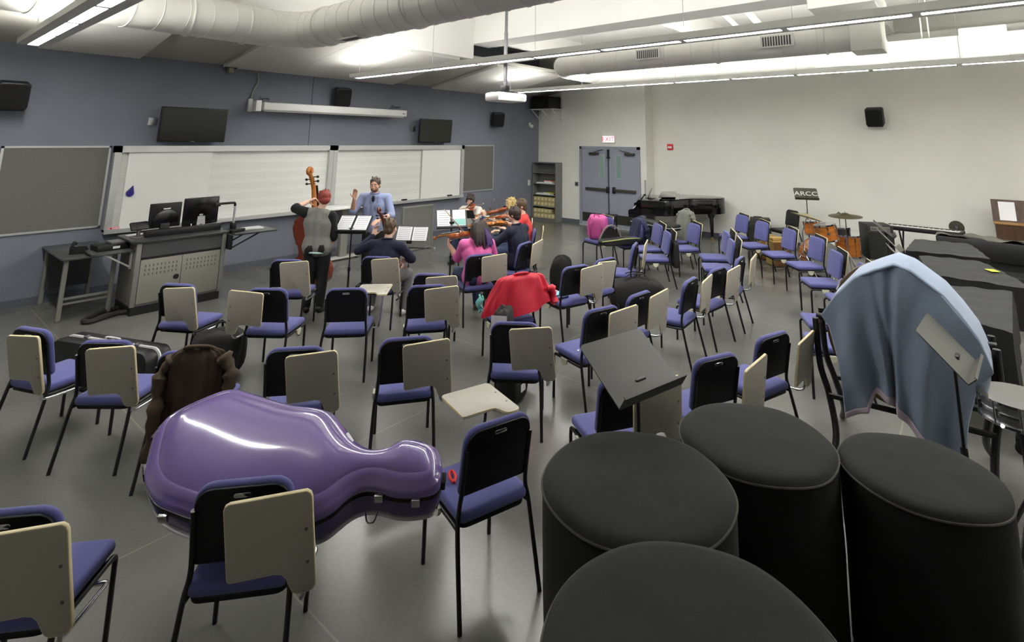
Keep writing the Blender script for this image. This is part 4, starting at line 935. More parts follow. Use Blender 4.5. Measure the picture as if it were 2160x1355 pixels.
# ------------------------------------------------------------------ grand piano and bench
pb = mat('piano_black', (8, 8, 9), .1, coat=.5)
pn = thing('grand_piano', 'black grand piano along the right wall with its front lid folded back', 'piano', (-1.05, -3.83, 0), rad(-156.5))
rim = [(-.74, .26)]+[tuple(p)[:2] for p in bez([(-.74, .30, 0), (-.74, 1.3, 0), (-.72, 1.85, 0), (-.55, 2.16, 0), (-.28, 2.22, 0), (-.06, 2.05, 0), (.06, 1.72, 0), (.2, 1.4, 0), (.45, 1.15, 0), (.66, .98, 0), (.74, .78, 0), (.74, .30, 0)], 5)]+[(.74, .26)]
rim = rim[::-1]
MB().prism(rim, .64, .985, bev=.008, M=Matrix()).build('rim', pb, pn)
lid = MB().prism([p for p in rim if p[1] > .74]+[], .988, 1.008, bev=.006).build('lid', pb, pn)
MB().bb((-.735, .76, 1.01), (.735, 1.16, 1.03), bev=.005).bb((-.735, .74, 1.03), (.735, 1.12, 1.045), M=RX(rad(2)), bev=.005).build('front_lid', pb, lid)
MB().bb((-.74, .0, .58), (.74, .28, .655), bev=.006).build('key_bed', pb, pn)
prof = [(.0, .655), (.0, .74), (.03, .765), (.09, .77), (.15, .80), (.19, .87), (.2, .95), (.24, .985), (.30, .985), (.30, .655)]
for s in (-.74, .70): MB().prism(prof, s, s+.04, bev=.004, M=YZ).build('arm', pb, pn)
kk = MB().bb((-.62, .03, .655), (.62, .17, .705)).build('white_keys', white_plastic, pn)
mb = MB()
for i in range(52):
    if i % 7 in (0, 1, 3, 4, 5): mb.bb((-.61+i*.0236+.012, .075, .70), (-.61+i*.0236+.024, .17, .716))
mb.build('black_keys', black_plastic, kk)
MB().bb((-.7, .17, .655), (.7, .2, .80)).bb((-.7, .19, .98), (.7, .3, .985)).build('fallboard', pb, pn)
MB().prism([(-.34, 0), (.34, 0), (.36, .08), (.30, .20), (.18, .245), (-.18, .245), (-.30, .20), (-.36, .08)], -.008, .008, bev=.004, M=T(0, .42, .99)@RX(rad(-24))@XZ).bb((-.3, .38, .985), (.3, .6, 1.0)).build('music_desk', pb, pn)
for x, y in ((-.58, .5), (.58, .5), (-.3, 1.9)):
    MB().tube([(x, y, .64), (x, y, .56), (x, y, .5), (x, y, .1), (x, y, .075)], [.10, .085, .05, .036, .045], 12).build('leg', pb, pn)
    MB().cyl((x-.02, y, .035), (x+.02, y, .035), .034, 14).bb((x-.012, y-.012, .03), (x+.012, y+.012, .08)).build('caster', mat('brass', (176, 150, 84), .3, metal=.9), pn)
MB().bb((-.09, .52, .3), (.09, .56, .64)).bb((-.12, .46, .12), (.12, .58, .3), bev=.01).build('pedal_lyre', pb, pn)
for x in (-.06, 0, .06): MB().bb((x-.012, .36, .11), (x+.012, .47, .125)).build('pedal', mat('brass', (176, 150, 84), .3, metal=.9), pn)
be = thing('piano_bench', 'black padded piano bench before the grand piano keyboard', 'bench', (-1.27, -3.31, 0), rad(-156.5))
MB().prism(rr(.76, .36, .03), .45, .50, bev=.018).build('cushion', mat('black_leather', (30, 29, 27), .45, bump=.1, bscale=120), be); MB().bb((-.36, -.16, .38), (.36, .16, .452)).build('apron', pb, be)
for x in (-.33, .33):
    for y in (-.14, .14): MB().cyl((x, y, 0), (x, y, .39), .018, 10, r2=.026).build('leg', pb, be)
# flight-cased keyboard in front of the piano
fk = thing('keyboard', 'long black keyboard with silver-edged end on a stand before the piano', 'keyboard', (-3.02, -5.48, 0), rad(70))
MB().prism(rr(1.15, .34, (.12, .03, .03, .12), 6), .66, .76, bev=.02).build('case', black_plastic, fk)
MB().prism(rr(1.17, .36, (.125, .03, .03, .125), 6), .70, .715, bev=.004).build('silver_band', alu, fk)
MB().bb((-.3, .04, .76), (.5, .13, .766)).build('control_panel', mat('panel_dark', (50, 50, 48), .4), fk)
for x in (-.12, .38): MB().tube([(x, -.22, .01), (x, .0, .36), (x, -.14, .66)], .015, 8).tube([(x, .22, .01), (x, .0, .36), (x, .14, .66)], .015, 8).build('stand', black_metal, fk)
# ------------------------------------------------------------------ black plastic chair by the drum kit
hc = thing('music_chair', 'black plastic chair standing behind the drum kit by the right wall', 'chair', (-.12, -7.16, 0), rad(49))
bl_p = mat('black_seat_plastic', (26, 27, 26), .5)
chair_parts(hc, None, False, bl_p, bl_p)
# ------------------------------------------------------------------ drum kit: every drum and stand is a thing
orange_w = mat('amber_drum_lacquer', (176, 104, 36), .25, var=.3, scale=4, stretch=(1, 1, 7), coat=.6)
head_m = mat('drumhead_coated', (218, 216, 205), .55)
def drum(name, loc, r, h, M, label, shell, lugs=8, top=head_m, bottom=head_m):
    t = thing(name, label, 'drum', loc)
    MB().lathe([(r-.004, -h/2), (r, -h/2), (r, h/2), (r-.004, h/2)], 40, M=M).build('shell', shell, t, smooth=50)
    MB().lathe([(0, h/2+.004), (r-.004, h/2+.002), (r-.004, h/2-.02)], 40, M=M, cap=False).build('drum_head', top, t)
    MB().lathe([(0, -h/2-.004), (r-.004, -h/2-.002), (r-.004, -h/2+.02)], 40, M=M, cap=False).build('drum_head', bottom, t)
    for z in (-h/2, h/2): MB().lathe([(r, z-.012), (r+.012, z-.012), (r+.012, z+.014), (r, z+.014)], 40, M=M).build('hoop', chrome, t, smooth=50)
    for k in range(lugs):
        a = 2*pi*k/lugs; c, s = cos(a), sin(a)
        MB().bb((-.011, -.011, h*.22), (.014, .011, h*.40), M=M@RZ(a)@T(r, 0, 0)).cyl(((r+.01)*c, (r+.01)*s, -h/2), ((r+.01)*c, (r+.01)*s, h/2), .004, 6, M=M).build('lug', chrome, t)
    return t
d_ = drum('tom_drum', (-2.32, -8.42, .79), .17, .26, RZ(.4)@RX(rad(-10)), 'amber lacquered tom drum with chrome lugs above the kit bass drum', orange_w, 8)
MB().cyl((0, 0, -.15), (.02, .1, -.5), .012, 8).build('mount', chrome, d_)
MB().prism([(.03*cos(a), .018*sin(a)) for a in [2*pi*i/16 for i in range(16)]], .168, .176, M=RZ(.4)@RX(rad(-10))@basis((0, 0, 0), (0, 1, 0), (0, 0, 1), (1, 0, 0))@RY(rad(180))).build('badge', steel, d_)
d_ = drum('tom_drum', (-1.95, -8.12, .80), .14, .22, RX(rad(-8)), 'smaller amber tom drum half hidden behind the first tom, left of it', orange_w, 6)
MB().cyl((0, 0, -.13), (0, -.1, -.45), .012, 8).build('mount', chrome, d_)
BD = basis((0, 0, 0), (.5, -.866, 0), (0, 0, 1), (-.866, -.5, 0))
d_ = drum('kit_bass_drum', (-2.02, -8.22, .315), .29, .40, BD, 'amber kit bass drum with a black front head behind the blue chairs', orange_w, 8, top=mat('bass_head_black', (12, 12, 12), .4))
for s in (-1, 1): MB().tube([(-.1, s*.22, -.05), (-.16, s*.34, -.31)], .01, 6).build('spur', chrome, d_)
drum('floor_tom', (-1.62, -8.62, .50), .2, .36, Matrix(), 'amber floor tom beside the large bass amplifier', orange_w, 8)
drum('snare_drum', (-1.35, -8.45, .70), .175, .14, Matrix(), 'dark snare drum behind the cymbal stand, beside the bass amplifier', mat('snare_dark', (26, 27, 28), .3), 8, top=mat('snare_head_grey', (92, 93, 95), .5))
brass_p = mat('cymbal_bronze_pale', (196, 184, 140), .38, metal=.85, var=.06, scale=14)
brass_d = mat('cymbal_bronze_dark', (92, 84, 58), .4, metal=.8, var=.08, scale=14)
def cymbal(x, y, z, r, M, label, m, px=0, py=0):
    t = thing('cymbal_stand', label, 'cymbal', (x, y, 0))
    MB().lathe([(0, .035), (.03*r/.2, .033), (.06*r/.2, .012), (.075*r/.2, .005), (r, -.022), (r, -.025), (.07*r/.2, .0), (0, .02)], 48, M=T(0, 0, z)@M).build('cymbal', m, t)
    MB().cyl((0, 0, z+.06), (0, 0, z-.05), .006, 8).cyl((0, 0, z-.03), (px*.5, py*.5, z-.3), .009, 8).cyl((px*.5, py*.5, z-.3), (px*.5, py*.5, .4), .012, 10).build('pole', chrome, t)
    for k in range(3):
        a = 2*pi*k/3; MB().tube([(px*.5, py*.5, .45), (px*.5+.26*cos(a), py*.5+.26*sin(a), .012)], .009, 6).build('leg', chrome, t)
cymbal(-2.42, -8.14, 1.06, .26, RZ(-.75)@RX(rad(0))@RY(rad(17)), 'pale bronze crash cymbal tilted over the tom drum', brass_p, .1, .2)
cymbal(-2.1, -8.70, 1.09, .27, RY(rad(-3)), 'dark bronze ride cymbal level on its stand, right of the toms', brass_d)
cymbal(-.85, -8.38, .95, .17, RY(rad(-4)), 'hi-hat cymbal with a tall rod behind the bass amplifier', brass_d)
# stand with the white printed sign
a = (-.55, -7.75, -70, 1.16, 40); r_, B = music_stand(*a, 'grey music stand with white printed letters above the drum kit', m=mat('stand_desk_sign', (78, 78, 70), .45), w=.46, h=.34)
text_mesh('ARCC', .17, 'lettering', mat('lettering_white', (226, 226, 224), .6), r_, B@T(0, .17, .004))
# ------------------------------------------------------------------ amplifiers and wooden box drums
am = thing('bass_amplifier', 'large black bass amplifier with grey control panel, right of the drum kit', 'amplifier', (-1.02, -9.02, .25), rad(-66))
MB().bb((-.22, -.2, 0), (.22, .28, .60), bev=.012).build('cabinet', mat('amp_vinyl', (18, 18, 17), .6, bump=.15, bscale=400), am)
MB().bb((-.2, -.208, .02), (.2, -.198, .47)).build('grille_cloth', mat('grille_cloth_dark', (30, 31, 26), .9, bump=.2, bscale=700), am)
cp_ = MB().bb((-.16, -.208, .5), (.16, -.198, .58)).build('control_panel', mat('control_grey', (110, 110, 104), .4), am)
mb = MB()
for k in range(8): mb.cyl((-.13+k*.037, -.208, .54), (-.13+k*.037, -.222, .54), .009, 10)
mb.build('control_knobs', black_plastic, cp_)
MB().bb((.06, -.211, .035), (.17, -.207, .06)).build('nameplate', alu, am)
for x in (-.2, .2): MB().tube([(x, -.25, -.24), (x, -.1, -.01), (x, .2, -.01)], .014, 6).tube([(x, .25, -.24), (x, .0, -.05)], .014, 6).build('tilt_stand', black_metal, am)
a2 = thing('guitar_amplifier', 'small black amplifier on the floor against the right wall, left of the black plastic chair', 'amplifier', (-.02, -6.55, 0), rad(-70))
MB().bb((-.26, -.16, 0), (.26, .22, .62), bev=.012).build('cabinet', mat('amp_vinyl', (18, 18, 17), .6), a2); MB().bb((-.24, -.167, .03), (.24, -.158, .44)).build('grille_cloth', mat('grille_cloth_dark', (30, 31, 26), .9), a2)
MB().bb((-.24, -.168, .48), (.24, -.158, .58)).build('control_panel', mat('panel_dark', (50, 50, 48), .4), a2); MB().tube([(-.1, .03, .62), (-.08, .03, .65), (.08, .03, .65), (.1, .03, .62)], .01, 6).build('handle', black_plastic, a2)
ply = mat('plywood_tan', (176, 148, 84), .5, var=.1, scale=8); ply_d = mat('plywood_front', (120, 84, 46), .5, var=.15, scale=6)
for loc, rz, w_, h_, lab in (((-1.72, -7.42, 0), rad(-48), .34, .46, 'tan wooden box drum with brown front standing behind the blue chairs'), ((-1.25, -7.05, 0), rad(-52), .32, .42, 'second tan wooden box drum, partly hidden behind the first')):
    bx_ = thing('box_drum', lab, 'drum', loc, rz, 'wooden box drums')
    MB().bb((-w_/2, -w_/2, .01), (w_/2, w_/2, h_), bev=.006).build('box_body', ply, bx_); MB().bb((-w_/2+.004, -w_/2-.006, .02), (w_/2-.004, -w_/2+.002, h_-.01)).build('front_board', ply_d, bx_)
    for sx in (-1, 1):
        for sy in (-1, 1): MB().cyl((sx*w_*.4, sy*w_*.4, 0), (sx*w_*.4, sy*w_*.4, .012), .015, 8).build('foot', black_plastic, bx_)
for loc, lab in (((-1.70, -7.40, .462), 'flat tan wooden slab lying on top of the front box drum'), ((-1.26, -7.06, .422), 'small tan wooden block lying on the rear box drum')):
    o = MB().bb((-.15, -.1, 0), (.15, .1, .05), bev=.004).build('wood_block', ply, None, loc=loc, rz=rad(-40)); tag(o, lab, 'wood block')
rs = thing('red_stool', 'round red stool seat behind the black music stands', 'stool', (-1.6, -9.75, 0))
MB().lathe([(0, .5), (.15, .5), (.165, .47), (.15, .44), (0, .44)], 28).build('seat', mat('red_vinyl', (130, 36, 34), .45), rs); MB().cyl((0, 0, .1), (0, 0, .44), .016, 8).build('pole', chrome, rs)
for k in range(3): MB().tube([(0, 0, .2), (.2*cos(2.1*k), .2*sin(2.1*k), .012)], .01, 6).build('leg', chrome, rs)
# ------------------------------------------------------------------ cello case
pur = mat('purple_gloss_shell', (118, 98, 158), .14, coat=.8, var=.03, scale=5)
OC = [(-0.143, 0.154), (-0.216, 0.32), (-0.232, 0.423), (-0.147, 0.513), (-0.054, 0.58), (0.009, 0.611), (0.073, 0.617), (0.152, 0.592), (0.278, 0.548), (0.43, 0.497), (0.539, 0.486), (0.624, 0.466), (0.689, 0.425), (0.768, 0.337), (0.838, 0.268), (0.91, 0.226), (0.972, 0.22), (1.029, 0.236), (1.059, 0.267), (1.106, 0.28), (1.184, 0.264), (1.25, 0.236), (1.288, 0.191), (1.306, 0.128), (1.31, 0.057), (1.275, 0.012), (1.16, 0.0), (1.08, 0.009), (1.018, 0.031), (0.937, 0.04), (0.879, 0.006), (0.831, -0.051), (0.778, -0.085), (0.709, -0.099), (0.619, -0.086), (0.529, -0.073), (0.406, -0.082), (0.306, -0.091), (0.187, -0.063), (0.096, -0.034), (0.004, -0.0), (-0.062, 0.049), (-0.117, 0.107)]
def smooth_loop(o, n=3):
    P = [Vector((p[0], p[1], 0)) for p in o]; m = len(P); out = []
    for i in range(m):
        a, b, c, d = P[i-1], P[i], P[(i+1) % m], P[(i+2) % m]
        for k in range(n):
            t = k/n; q = 0.5*((2*b)+(c-a)*t+(2*a-5*b+4*c-d)*t*t+(3*b-a-3*c+d)*t**3); out.append((q.x, q.y))
    return out[::-1]
OC = smooth_loop(OC)
cu = Vector((.669, -.743, 0)).normalized(); cn = Vector((-.265, -.239, .934)).normalized(); cv = cn.cross(cu).normalized()
cc = thing('cello_case', 'glossy purple hard cello case lying across a blue chair', 'instrument case', (-12.04, -7.429, .64))
CM = basis((0, 0, 0), cu, cv, cn)
def shrink(o, d):
    for _ in range(4):
        o = inset(o, d/4)
        o = [((o[i-1][0]+2*o[i][0]+o[(i+1) % len(o)][0])/4, (o[i-1][1]+2*o[i][1]+o[(i+1) % len(o)][1])/4) for i in range(len(o))]
    return o
def shell(prof, name, m, par):
    rings = [([(p[0], p[1], z) for p in (shrink(OC, d) if d else OC)]) for d, z in prof]
    n = len(OC); vs = [q for r in rings for q in r]
    fs = [(j*n+i, j*n+(i+1) % n, (j+1)*n+(i+1) % n, (j+1)*n+i) for j in range(len(rings)-1) for i in range(n)]
    # spine strip closes the crown: pair points across the outline
    last = (len(rings)-1)*n
    bmx = MB().add(vs, fs, CM)
    bmx.f.append(tuple(last+i for i in range(n))); bmx.m.append(0)
    return bmx.build(name, m, par, smooth=60)
lid_ = shell([(0, .012), (-.004, .02), (-.004, .045), (.004, .055), (.012, .06), (.02, .072), (.036, .086), (.055, .093)], 'lid', pur, cc)
# crown of the lid: a smooth ridge along the body
crown = shrink(OC, .055)
def crown_pt(u, v):
    return None
ax = []
NU = 46
xs = [min(p[0] for p in crown)+.004+(max(p[0] for p in crown)-min(p[0] for p in crown)-.008)*i/NU for i in range(NU+1)]
def span(x):
    ys = []
    n = len(crown)
    for i in range(n):
        a, b = crown[i], crown[(i+1) % n]
        if (a[0]-x)*(b[0]-x) <= 0 and abs(a[0]-b[0]) > 1e-9: ys.append(a[1]+(b[1]-a[1])*(x-a[0])/(b[0]-a[0]))
    return (min(ys), max(ys)) if ys else (0.1, 0.1)
def cr(u, v):
    x = xs[min(NU, int(round(u*NU)))]; lo, hi = span(x)
    h = min(.062, .2*(hi-lo))*math.pow(max(0, sin(pi*v)), .75)
    e = min(1, min(u, 1-u)/.10); h *= math.sqrt(max(0, 1-(1-e)**2))
    return (x, lo+(hi-lo)*v, .092+h)
MB().grid(cr, NU, 16, M=CM).build('lid_crown', pur, lid_, smooth=80)
shell([(.002, -.012), (.0, -.03), (.006, -.10), (.02, -.15), (.045, -.17)], 'base_shell', mat('purple_gloss_base', (72, 56, 110), .16, coat=.7), cc)
shell([(.008, .014), (.0, .012), (.0, -.012), (.008, -.014)], 'seal', mat('rubber_seal', (14, 14, 15), .6), cc)
for (x, y, rz_) in ((-.19, .47, 1.0), (.21, .575, -.25), (.65, .455, -.5), (1.07, .275, .3), (1.318, .09, 1.57), (-.235, .37, 1.5), (-.16, .17, 2.2)):
    MB().bb((-.028, -.012, -.022), (.028, .012, .022), M=CM@T(x, y, 0)@RZ(rz_), bev=.004).build('latch', mat('latch_dark', (40, 40, 42), .3, metal=.6), cc)
for (x, y) in ((.06, -.045), (1.02, .02), (1.2, -.006)):
    MB().bb((-.02, -.008, -.02), (.02, .008, .02), M=CM@T(x, y-.004, 0), bev=.003).build('latch', chrome, cc)
MB().tube([CM@Vector(p) for p in bez([(.95, .03, -.09), (.97, -.015, -.10), (1.0, -.015, -.10), (1.01, .025, -.09)], 4)], .004, 6).build('strap_ring', chrome, cc)
MB().bb((-.02, -.006, 0), (.045, .006, .003), M=CM@T(.80, .29, .066)@RZ(-.85)).build('sticker', paper, cc)
# black violin case standing on its long side
vc = thing('violin_case', 'long black hard case with white metal edging standing behind the left chairs', 'instrument case', (-11.375, -3.93, 0), rad(-67.5))
o = rr(1.24, .41, (.12, .12, .10, .10), 6, 0, .206)
MB().prism(o, -.115, .0, bev=.03, M=XZ).build('case_back', mat('case_black', (16, 16, 17), .45, bump=.1, bscale=300), vc)
MB().prism(o, .012, .15, bev=.035, M=XZ).build('case_lid', mat('case_black', (16, 16, 17), .45, bump=.1, bscale=300), vc)
MB().prism([(p[0]*1.006, p[1]*1.008) for p in o], .0, .014, bev=.003, M=XZ).build('edging', mat('white_metal_edging', (222, 222, 218), .35), vc)
for x in (-.33, 0, .33): MB().bb((x-.025, -.03, .4), (x+.025, .015, .425), bev=.004).build('latch', chrome, vc)
MB().tube(bez([(-.09, -.006, .415), (-.08, -.006, .437), (.08, -.006, .437), (.09, -.006, .415)], 4), .008, 6).build('handle', white_plastic, vc)
# ------------------------------------------------------------------ jackets, bags and small things
def jacket(loc, deg, label, m, a0=.2, a1=.3, zt=.88, zb=.4, b0=.045, b1=.09, off=0.0, seed=1, sleeves=(1, 1), skew=0.0, trim=None):
    t = thing('jacket', label, 'jacket', (loc[0], loc[1], 0), rad(deg), 'jackets hung over chairs')
    rnd = random.Random(seed); ph = [rnd.uniform(0, 6) for _ in range(6)]
    n, k = 72, 26; vs = []
    for j in range(k+1):
        v = j/k; z0 = zt+(zb-zt)*v
        a = a0+(a1-a0)*min(1, v*1.15)**.7; b = b0+(b1-b0)*v
        if v < .12: s = math.sqrt(max(0, 1-(1-v/.12)**2)); a *= .55+.45*s; b *= .25+.75*s
        for i in range(n):
            th = 2*pi*i/n; c, s_ = cos(th), sin(th)
            sx = math.copysign(abs(c)**.7, c); sy = math.copysign(abs(s_)**.8, s_)
            w = (.4+.9*v)
            f = .018*sin(5*th+ph[0]+2*v)*w+.013*sin(9*th+ph[1]-3*v)*w+.008*sin(14*th+ph[2]+5*v)
            z = z0+(.03*sin(3*th+ph[3])+.02*sin(7*th+ph[4]))*v+skew*sx*v
            yc = -.172-.2*(z0-.515)-.006 if z0 > .5 else -.17-.02*(.5-z0)
            vs.append((off+(a+f)*sx, yc+(b+f*.7)*sy, z))
    fs = [(j*n+i, j*n+(i+1) % n, (j+1)*n+(i+1) % n, (j+1)*n+i) for j in range(k) for i in range(n)]
    fs.append(tuple(range(n)))
    MB().add(vs, fs).build('jacket_body', m, t, smooth=80)
    for s, on in zip((-1, 1), sleeves):
        if on:
            P = bez([(off+s*(a0*.92), -.235, zt-.06), (off+s*(a0+.06), -.25, zt-.18), (off+s*(a1*.92), -.29, (zt+zb)/2), (off+s*(a1*.98), -.28, zb+.05)], 6)
            q = len(P); MB().tube(P, [.05+.012*sin(i*1.1+ph[5])+.012*sin(i*2.3) for i in range(q)], 14, flat=.75).build('sleeve', m, t, smooth=80)
    MB().tube(bez([(off-.1, -.215, zt-.03), (off-.06, -.275, zt+.012), (off+.06, -.275, zt+.012), (off+.1, -.215, zt-.03)], 5), .022, 10, flat=.6).build('collar', trim or m, t, smooth=80)
    return t
brown = mat('brown_suede', (66, 52, 38), .85, var=.25, scale=7, bump=.25, bscale=60)
jacket((-11.338, -5.935), -43.5, 'dark brown jacket hanging over the back of a blue chair behind the cello case', brown, .17, .24, .885, .16, .05, .10, .075, 3, (1, 1))
red_c = mat('red_nylon', (206, 36, 58), .55, var=.06, scale=8, bump=.2, bscale=30)
chair(-8.444, -6.419, -22.5, 'blue chair completely draped by the red jacket', None)
jacket((-8.444, -6.419), -22.5, 'bright red jacket spread over the back of a chair in the middle of the room', red_c, .23, .40, .93, .56, .06, .17, .0, 8, (0, 1), .03)
jacket((-3.86, -5.33), 58, 'dark navy jacket hanging over a chair beside the pink backpack', mat('navy_cloth', (34, 38, 66), .85, var=.1, scale=20, bump=.15, bscale=60), .17, .2, .9, .42, .06, .13, .0, 5, (1, 1))
grey_c = mat('grey_fleece', (104, 106, 98), .95, var=.1, scale=20, bump=.3, bscale=50)
chair(-2.92, -5.86, 60, 'blue chair wholly covered by the grey jacket before the piano', None)
jacket((-2.92, -5.86), 60, 'grey jacket draped over a chair in front of the grand piano', grey_c, .19, .26, 1.0, .3, .08, .15, .0, 11, (1, 1))
nylon = mat('bag_black', (16, 15, 14), .8, bump=.3, bscale=30)
def puffy(mb, w, d, h, M, seed=0, n=28, e=.45):
    """rounded sack: superellipsoid with soft dents"""
    r = random.Random(seed); p = [r.uniform(0, 6) for _ in range(4)]; k = 18; vs = []
    for j in range(k+1):
        a = -pi/2+pi*j/k
        for i in range(n):
            t = 2*pi*i/n
            f = lambda x: math.copysign(abs(x)**e, x)
            q = 1+.05*sin(3*t+p[0]+2*a)+.035*sin(5*t+p[1]-3*a)
            vs.append((w/2*f(cos(a))*f(cos(t))*q, d/2*f(cos(a))*f(sin(t))*q, h/2+h/2*f(sin(a))*(1 if sin(a) < 0 else 1+.05*sin(4*t+p[2]))))
    mb.add(vs, [(j*n+i, j*n+(i+1) % n, (j+1)*n+(i+1) % n, (j+1)*n+i) for j in range(k) for i in range(n)], M); return mb
def backpack(loc, deg, label, m, w=.34, d=.24, h=.46, pocket=None, strap=None, tilt=0, seed=1, trim=None):
    t = thing('backpack', label, 'bag', loc, rad(deg)); A = RX(rad(tilt))
    puffy(MB(), w, d, h, A, seed).build('bag_body', m, t, smooth=80)
    puffy(MB(), w*.8, d*.5, h*.5, A@T(0, -d*.42, .02), seed+1).build('front_pocket', pocket or m, t, smooth=80)
    for s in (-1, 1): MB().tube(bez([(s*w*.22, d*.42, h*.9), (s*w*.3, d*.68, h*.65), (s*w*.3, d*.6, h*.3), (s*w*.34, d*.4, h*.12)], 5), .022, 8, M=A, flat=.35).build('shoulder_strap', strap or m, t, smooth=80)
    MB().tube(bez([(-.05, d*.3, h*.97), (-.03, d*.3, h+.04), (.03, d*.3, h+.04), (.05, d*.3, h*.97)], 4), .009, 6, M=A).build('handle', strap or m, t)
    MB().tube(bez([(-w*.44, -d*.2, h*.55), (-w*.4, -d*.32, h*.86), (0, -d*.34, h*.96), (w*.4, -d*.32, h*.86), (w*.44, -d*.2, h*.55)], 5), .005, 6, M=A).build('zipper', trim or steel, t)
    return t
backpack((-10.62, -4.42, 0), -30, 'black backpack with silver zip on the floor behind the brown jacket', nylon, .48, .34, .42, seed=4)
pink = mat('pink_nylon', (196, 84, 150), .6, var=.08, scale=20); gryn = mat('grey_nylon', (112, 112, 112), .7)
backpack((-3.93, -4.69, .462), 110, 'pink and grey backpack standing on a blue chair near the double door', pink, .38, .26, .45, gryn, mat('dark_pink', (160, 60, 118), .6), -8, 7)
bb_ = thing('duffel_bag', 'large black duffel bag on the floor beside the left-hand tablet chair', 'bag', (-5.98, -6.63, 0), rad(-50))
puffy(MB(), .78, .42, .42, Matrix(), 9, e=.6).build('bag_body', nylon, bb_, smooth=80)
for s in (-1, 1): MB().tube(bez([(-.18, s*.1, .40), (-.1, s*.06, .48), (.1, s*.06, .48), (.18, s*.1, .40)], 5), .013, 6, flat=.5).build('handle', nylon, bb_)
MB().tube([(-.3, -.17, .1), (.3, -.19, .12)], .012, 6).build('piping', mat('piping_grey', (60, 62, 64), .6), bb_)
gg = thing('gig_bag', 'open black gig bag with yellow-green lining edge lying across a chair seat', 'bag', (-4.22, -5.32, .47), rad(-28))
puffy(MB(), .85, .3, .12, Matrix(), 12, e=.5).build('bag_body', nylon, gg, smooth=80)
MB().tube(bez([(-.42, -.12, .09), (-.2, -.17, .11), (.1, -.15, .12), (.4, -.1, .10)], 6), .011, 6).build('lining_edge', mat('lime_trim', (150, 152, 84), .6), gg)
MB().tube(bez([(-.36, .1, .08), (-.25, .08, .27), (-.12, .08, .33), (.02, .08, .27), (.12, .1, .08)], 6), .016, 8).build('raised_rim', mat('rim_grey', (120, 118, 110), .6), gg)
MB().grid(lambda u, v: (-.36+.48*u, .09+.02*sin(pi*u), .06+v*(.24*sin(pi*u))), 16, 6).build('raised_flap', nylon, gg, smooth=80)
MB().prism(rr(.4, .16, .05), .08, .11, bev=.01, M=T(.2, .02, 0)).build('blue_pouch', mat('royal_blue_nylon', (34, 38, 110), .7), gg)
g2 = thing('instrument_bag', 'tall narrow black bag with green highlights leaning behind the navy suit player', 'bag', (-5.98, -5.28, 0), rad(-20))
puffy(MB(), .36, .22, .56, RX(rad(8)), 15, e=.75).build('bag_body', nylon, g2, smooth=80)
MB().tube(bez([(-.08, -.12, .40), (.0, -.14, .45), (.1, -.1, .3)], 5), .012, 6).build('green_strap', mat('green_strap', (60, 110, 84), .6), g2)
wb_ = thing('tote_bag', 'black and white tote bag with red print on the chair before the red jacket', 'bag', (-9.33, -7.13, .46), rad(30))
puffy(MB(), .30, .16, .40, Matrix(), 17, e=.5).build('bag_body', nylon, wb_, smooth=80)
MB().grid(lambda u, v: (-.165+.01*sin(6*v), -.07+.14*u, .04+.34*v), 6, 8).build('printed_side', mat('white_red_print', (226, 220, 214), .7, var=.1, scale=14), wb_, smooth=80)
MB().prism([(.03*cos(a), .04*sin(a)) for a in [2*pi*i/14 for i in range(14)]], .162, .168, M=basis((0, 0, .28), (0, 1, 0), (0, 0, 1), (-1, 0, 0))).build('red_print', mat('red_print', (190, 40, 50), .6), wb_)
tl = MB().grid(lambda u, v: (-.21+.02*sin(9*v), -.02+.1*u, .28+.16*v+.02*sin(7*u)), 10, 14).build('scarf', mat('teal_knit', (104, 176, 168), .9, var=.2, scale=40), None, smooth=80, loc=(-8.46, -6.27, .2), rz=rad(-22)); tag(tl, 'teal scarf hanging from the chair under the red jacket', 'scarf')
so = tl.modifiers.new('thickness', 'SOLIDIFY'); so.thickness = .02
fo = thing('folder_stack', 'pink and teal folder lying on the seat of the chair right of the red jacket', 'folder', (-7.60, -6.36, .461), rad(-10))
MB().bb((-.14, -.17, 0), (.12, .13, .022)).build('navy_folder', mat('navy_folder', (52, 58, 98), .6), fo); MB().bb((-.1, -.1, .022), (.13, .16, .034)).build('teal_folder', mat('teal_cover', (110, 180, 190), .6), fo)
MB().bb((-.06, .02, .034), (.12, .14, .04)).build('pink_sheet', mat('pink_card2', (226, 150, 160), .6), fo)
st = thing('red_strap', 'short red strap loop lying on the seat of the chair by the cello case', 'strap', (-10.80, -8.10, .461), rad(60))
MB().tube(bez([(-.05, .0, .012), (.0, -.02, .012), (.05, -.016, .012), (.052, .002, .012), (.0, .012, .012), (-.05, .0, .012)], 5), .008, 6).build('webbing', mat('red_webbing', (206, 40, 30), .6), st)
sp = MB().prism(rr(.03, .014, .002), 0, .002).build('paper_scrap', paper, None, loc=(-8.80, -7.58, .4605), rz=.4); tag(sp, 'tiny white paper scrap on the seat of the chair beyond the big music stand', 'paper')
wp = thing('backpack', 'black bag with white lettering hanging behind the tablet of a chair facing left', 'bag', (-4.50, -6.55, .30), rad(40))
puffy(MB(), .3, .1, .42, Matrix(), 21, e=.5).build('bag_body', nylon, wp, smooth=80); MB().bb((-.1, -.062, .12), (.1, -.056, .26)).build('white_print', mat('print_grey', (150, 152, 154), .7), wp)
bk2 = thing('backpack', 'small black bag on the floor in front of the tote bag chair', 'bag', (-9.10, -7.05, 0), rad(10))
puffy(MB(), .3, .22, .34, Matrix(), 25, e=.5).build('bag_body', nylon, bk2, smooth=80); MB().bb((-.04, -.118, .1), (.04, -.112, .16)).build('clear_tag', white_plastic, bk2)
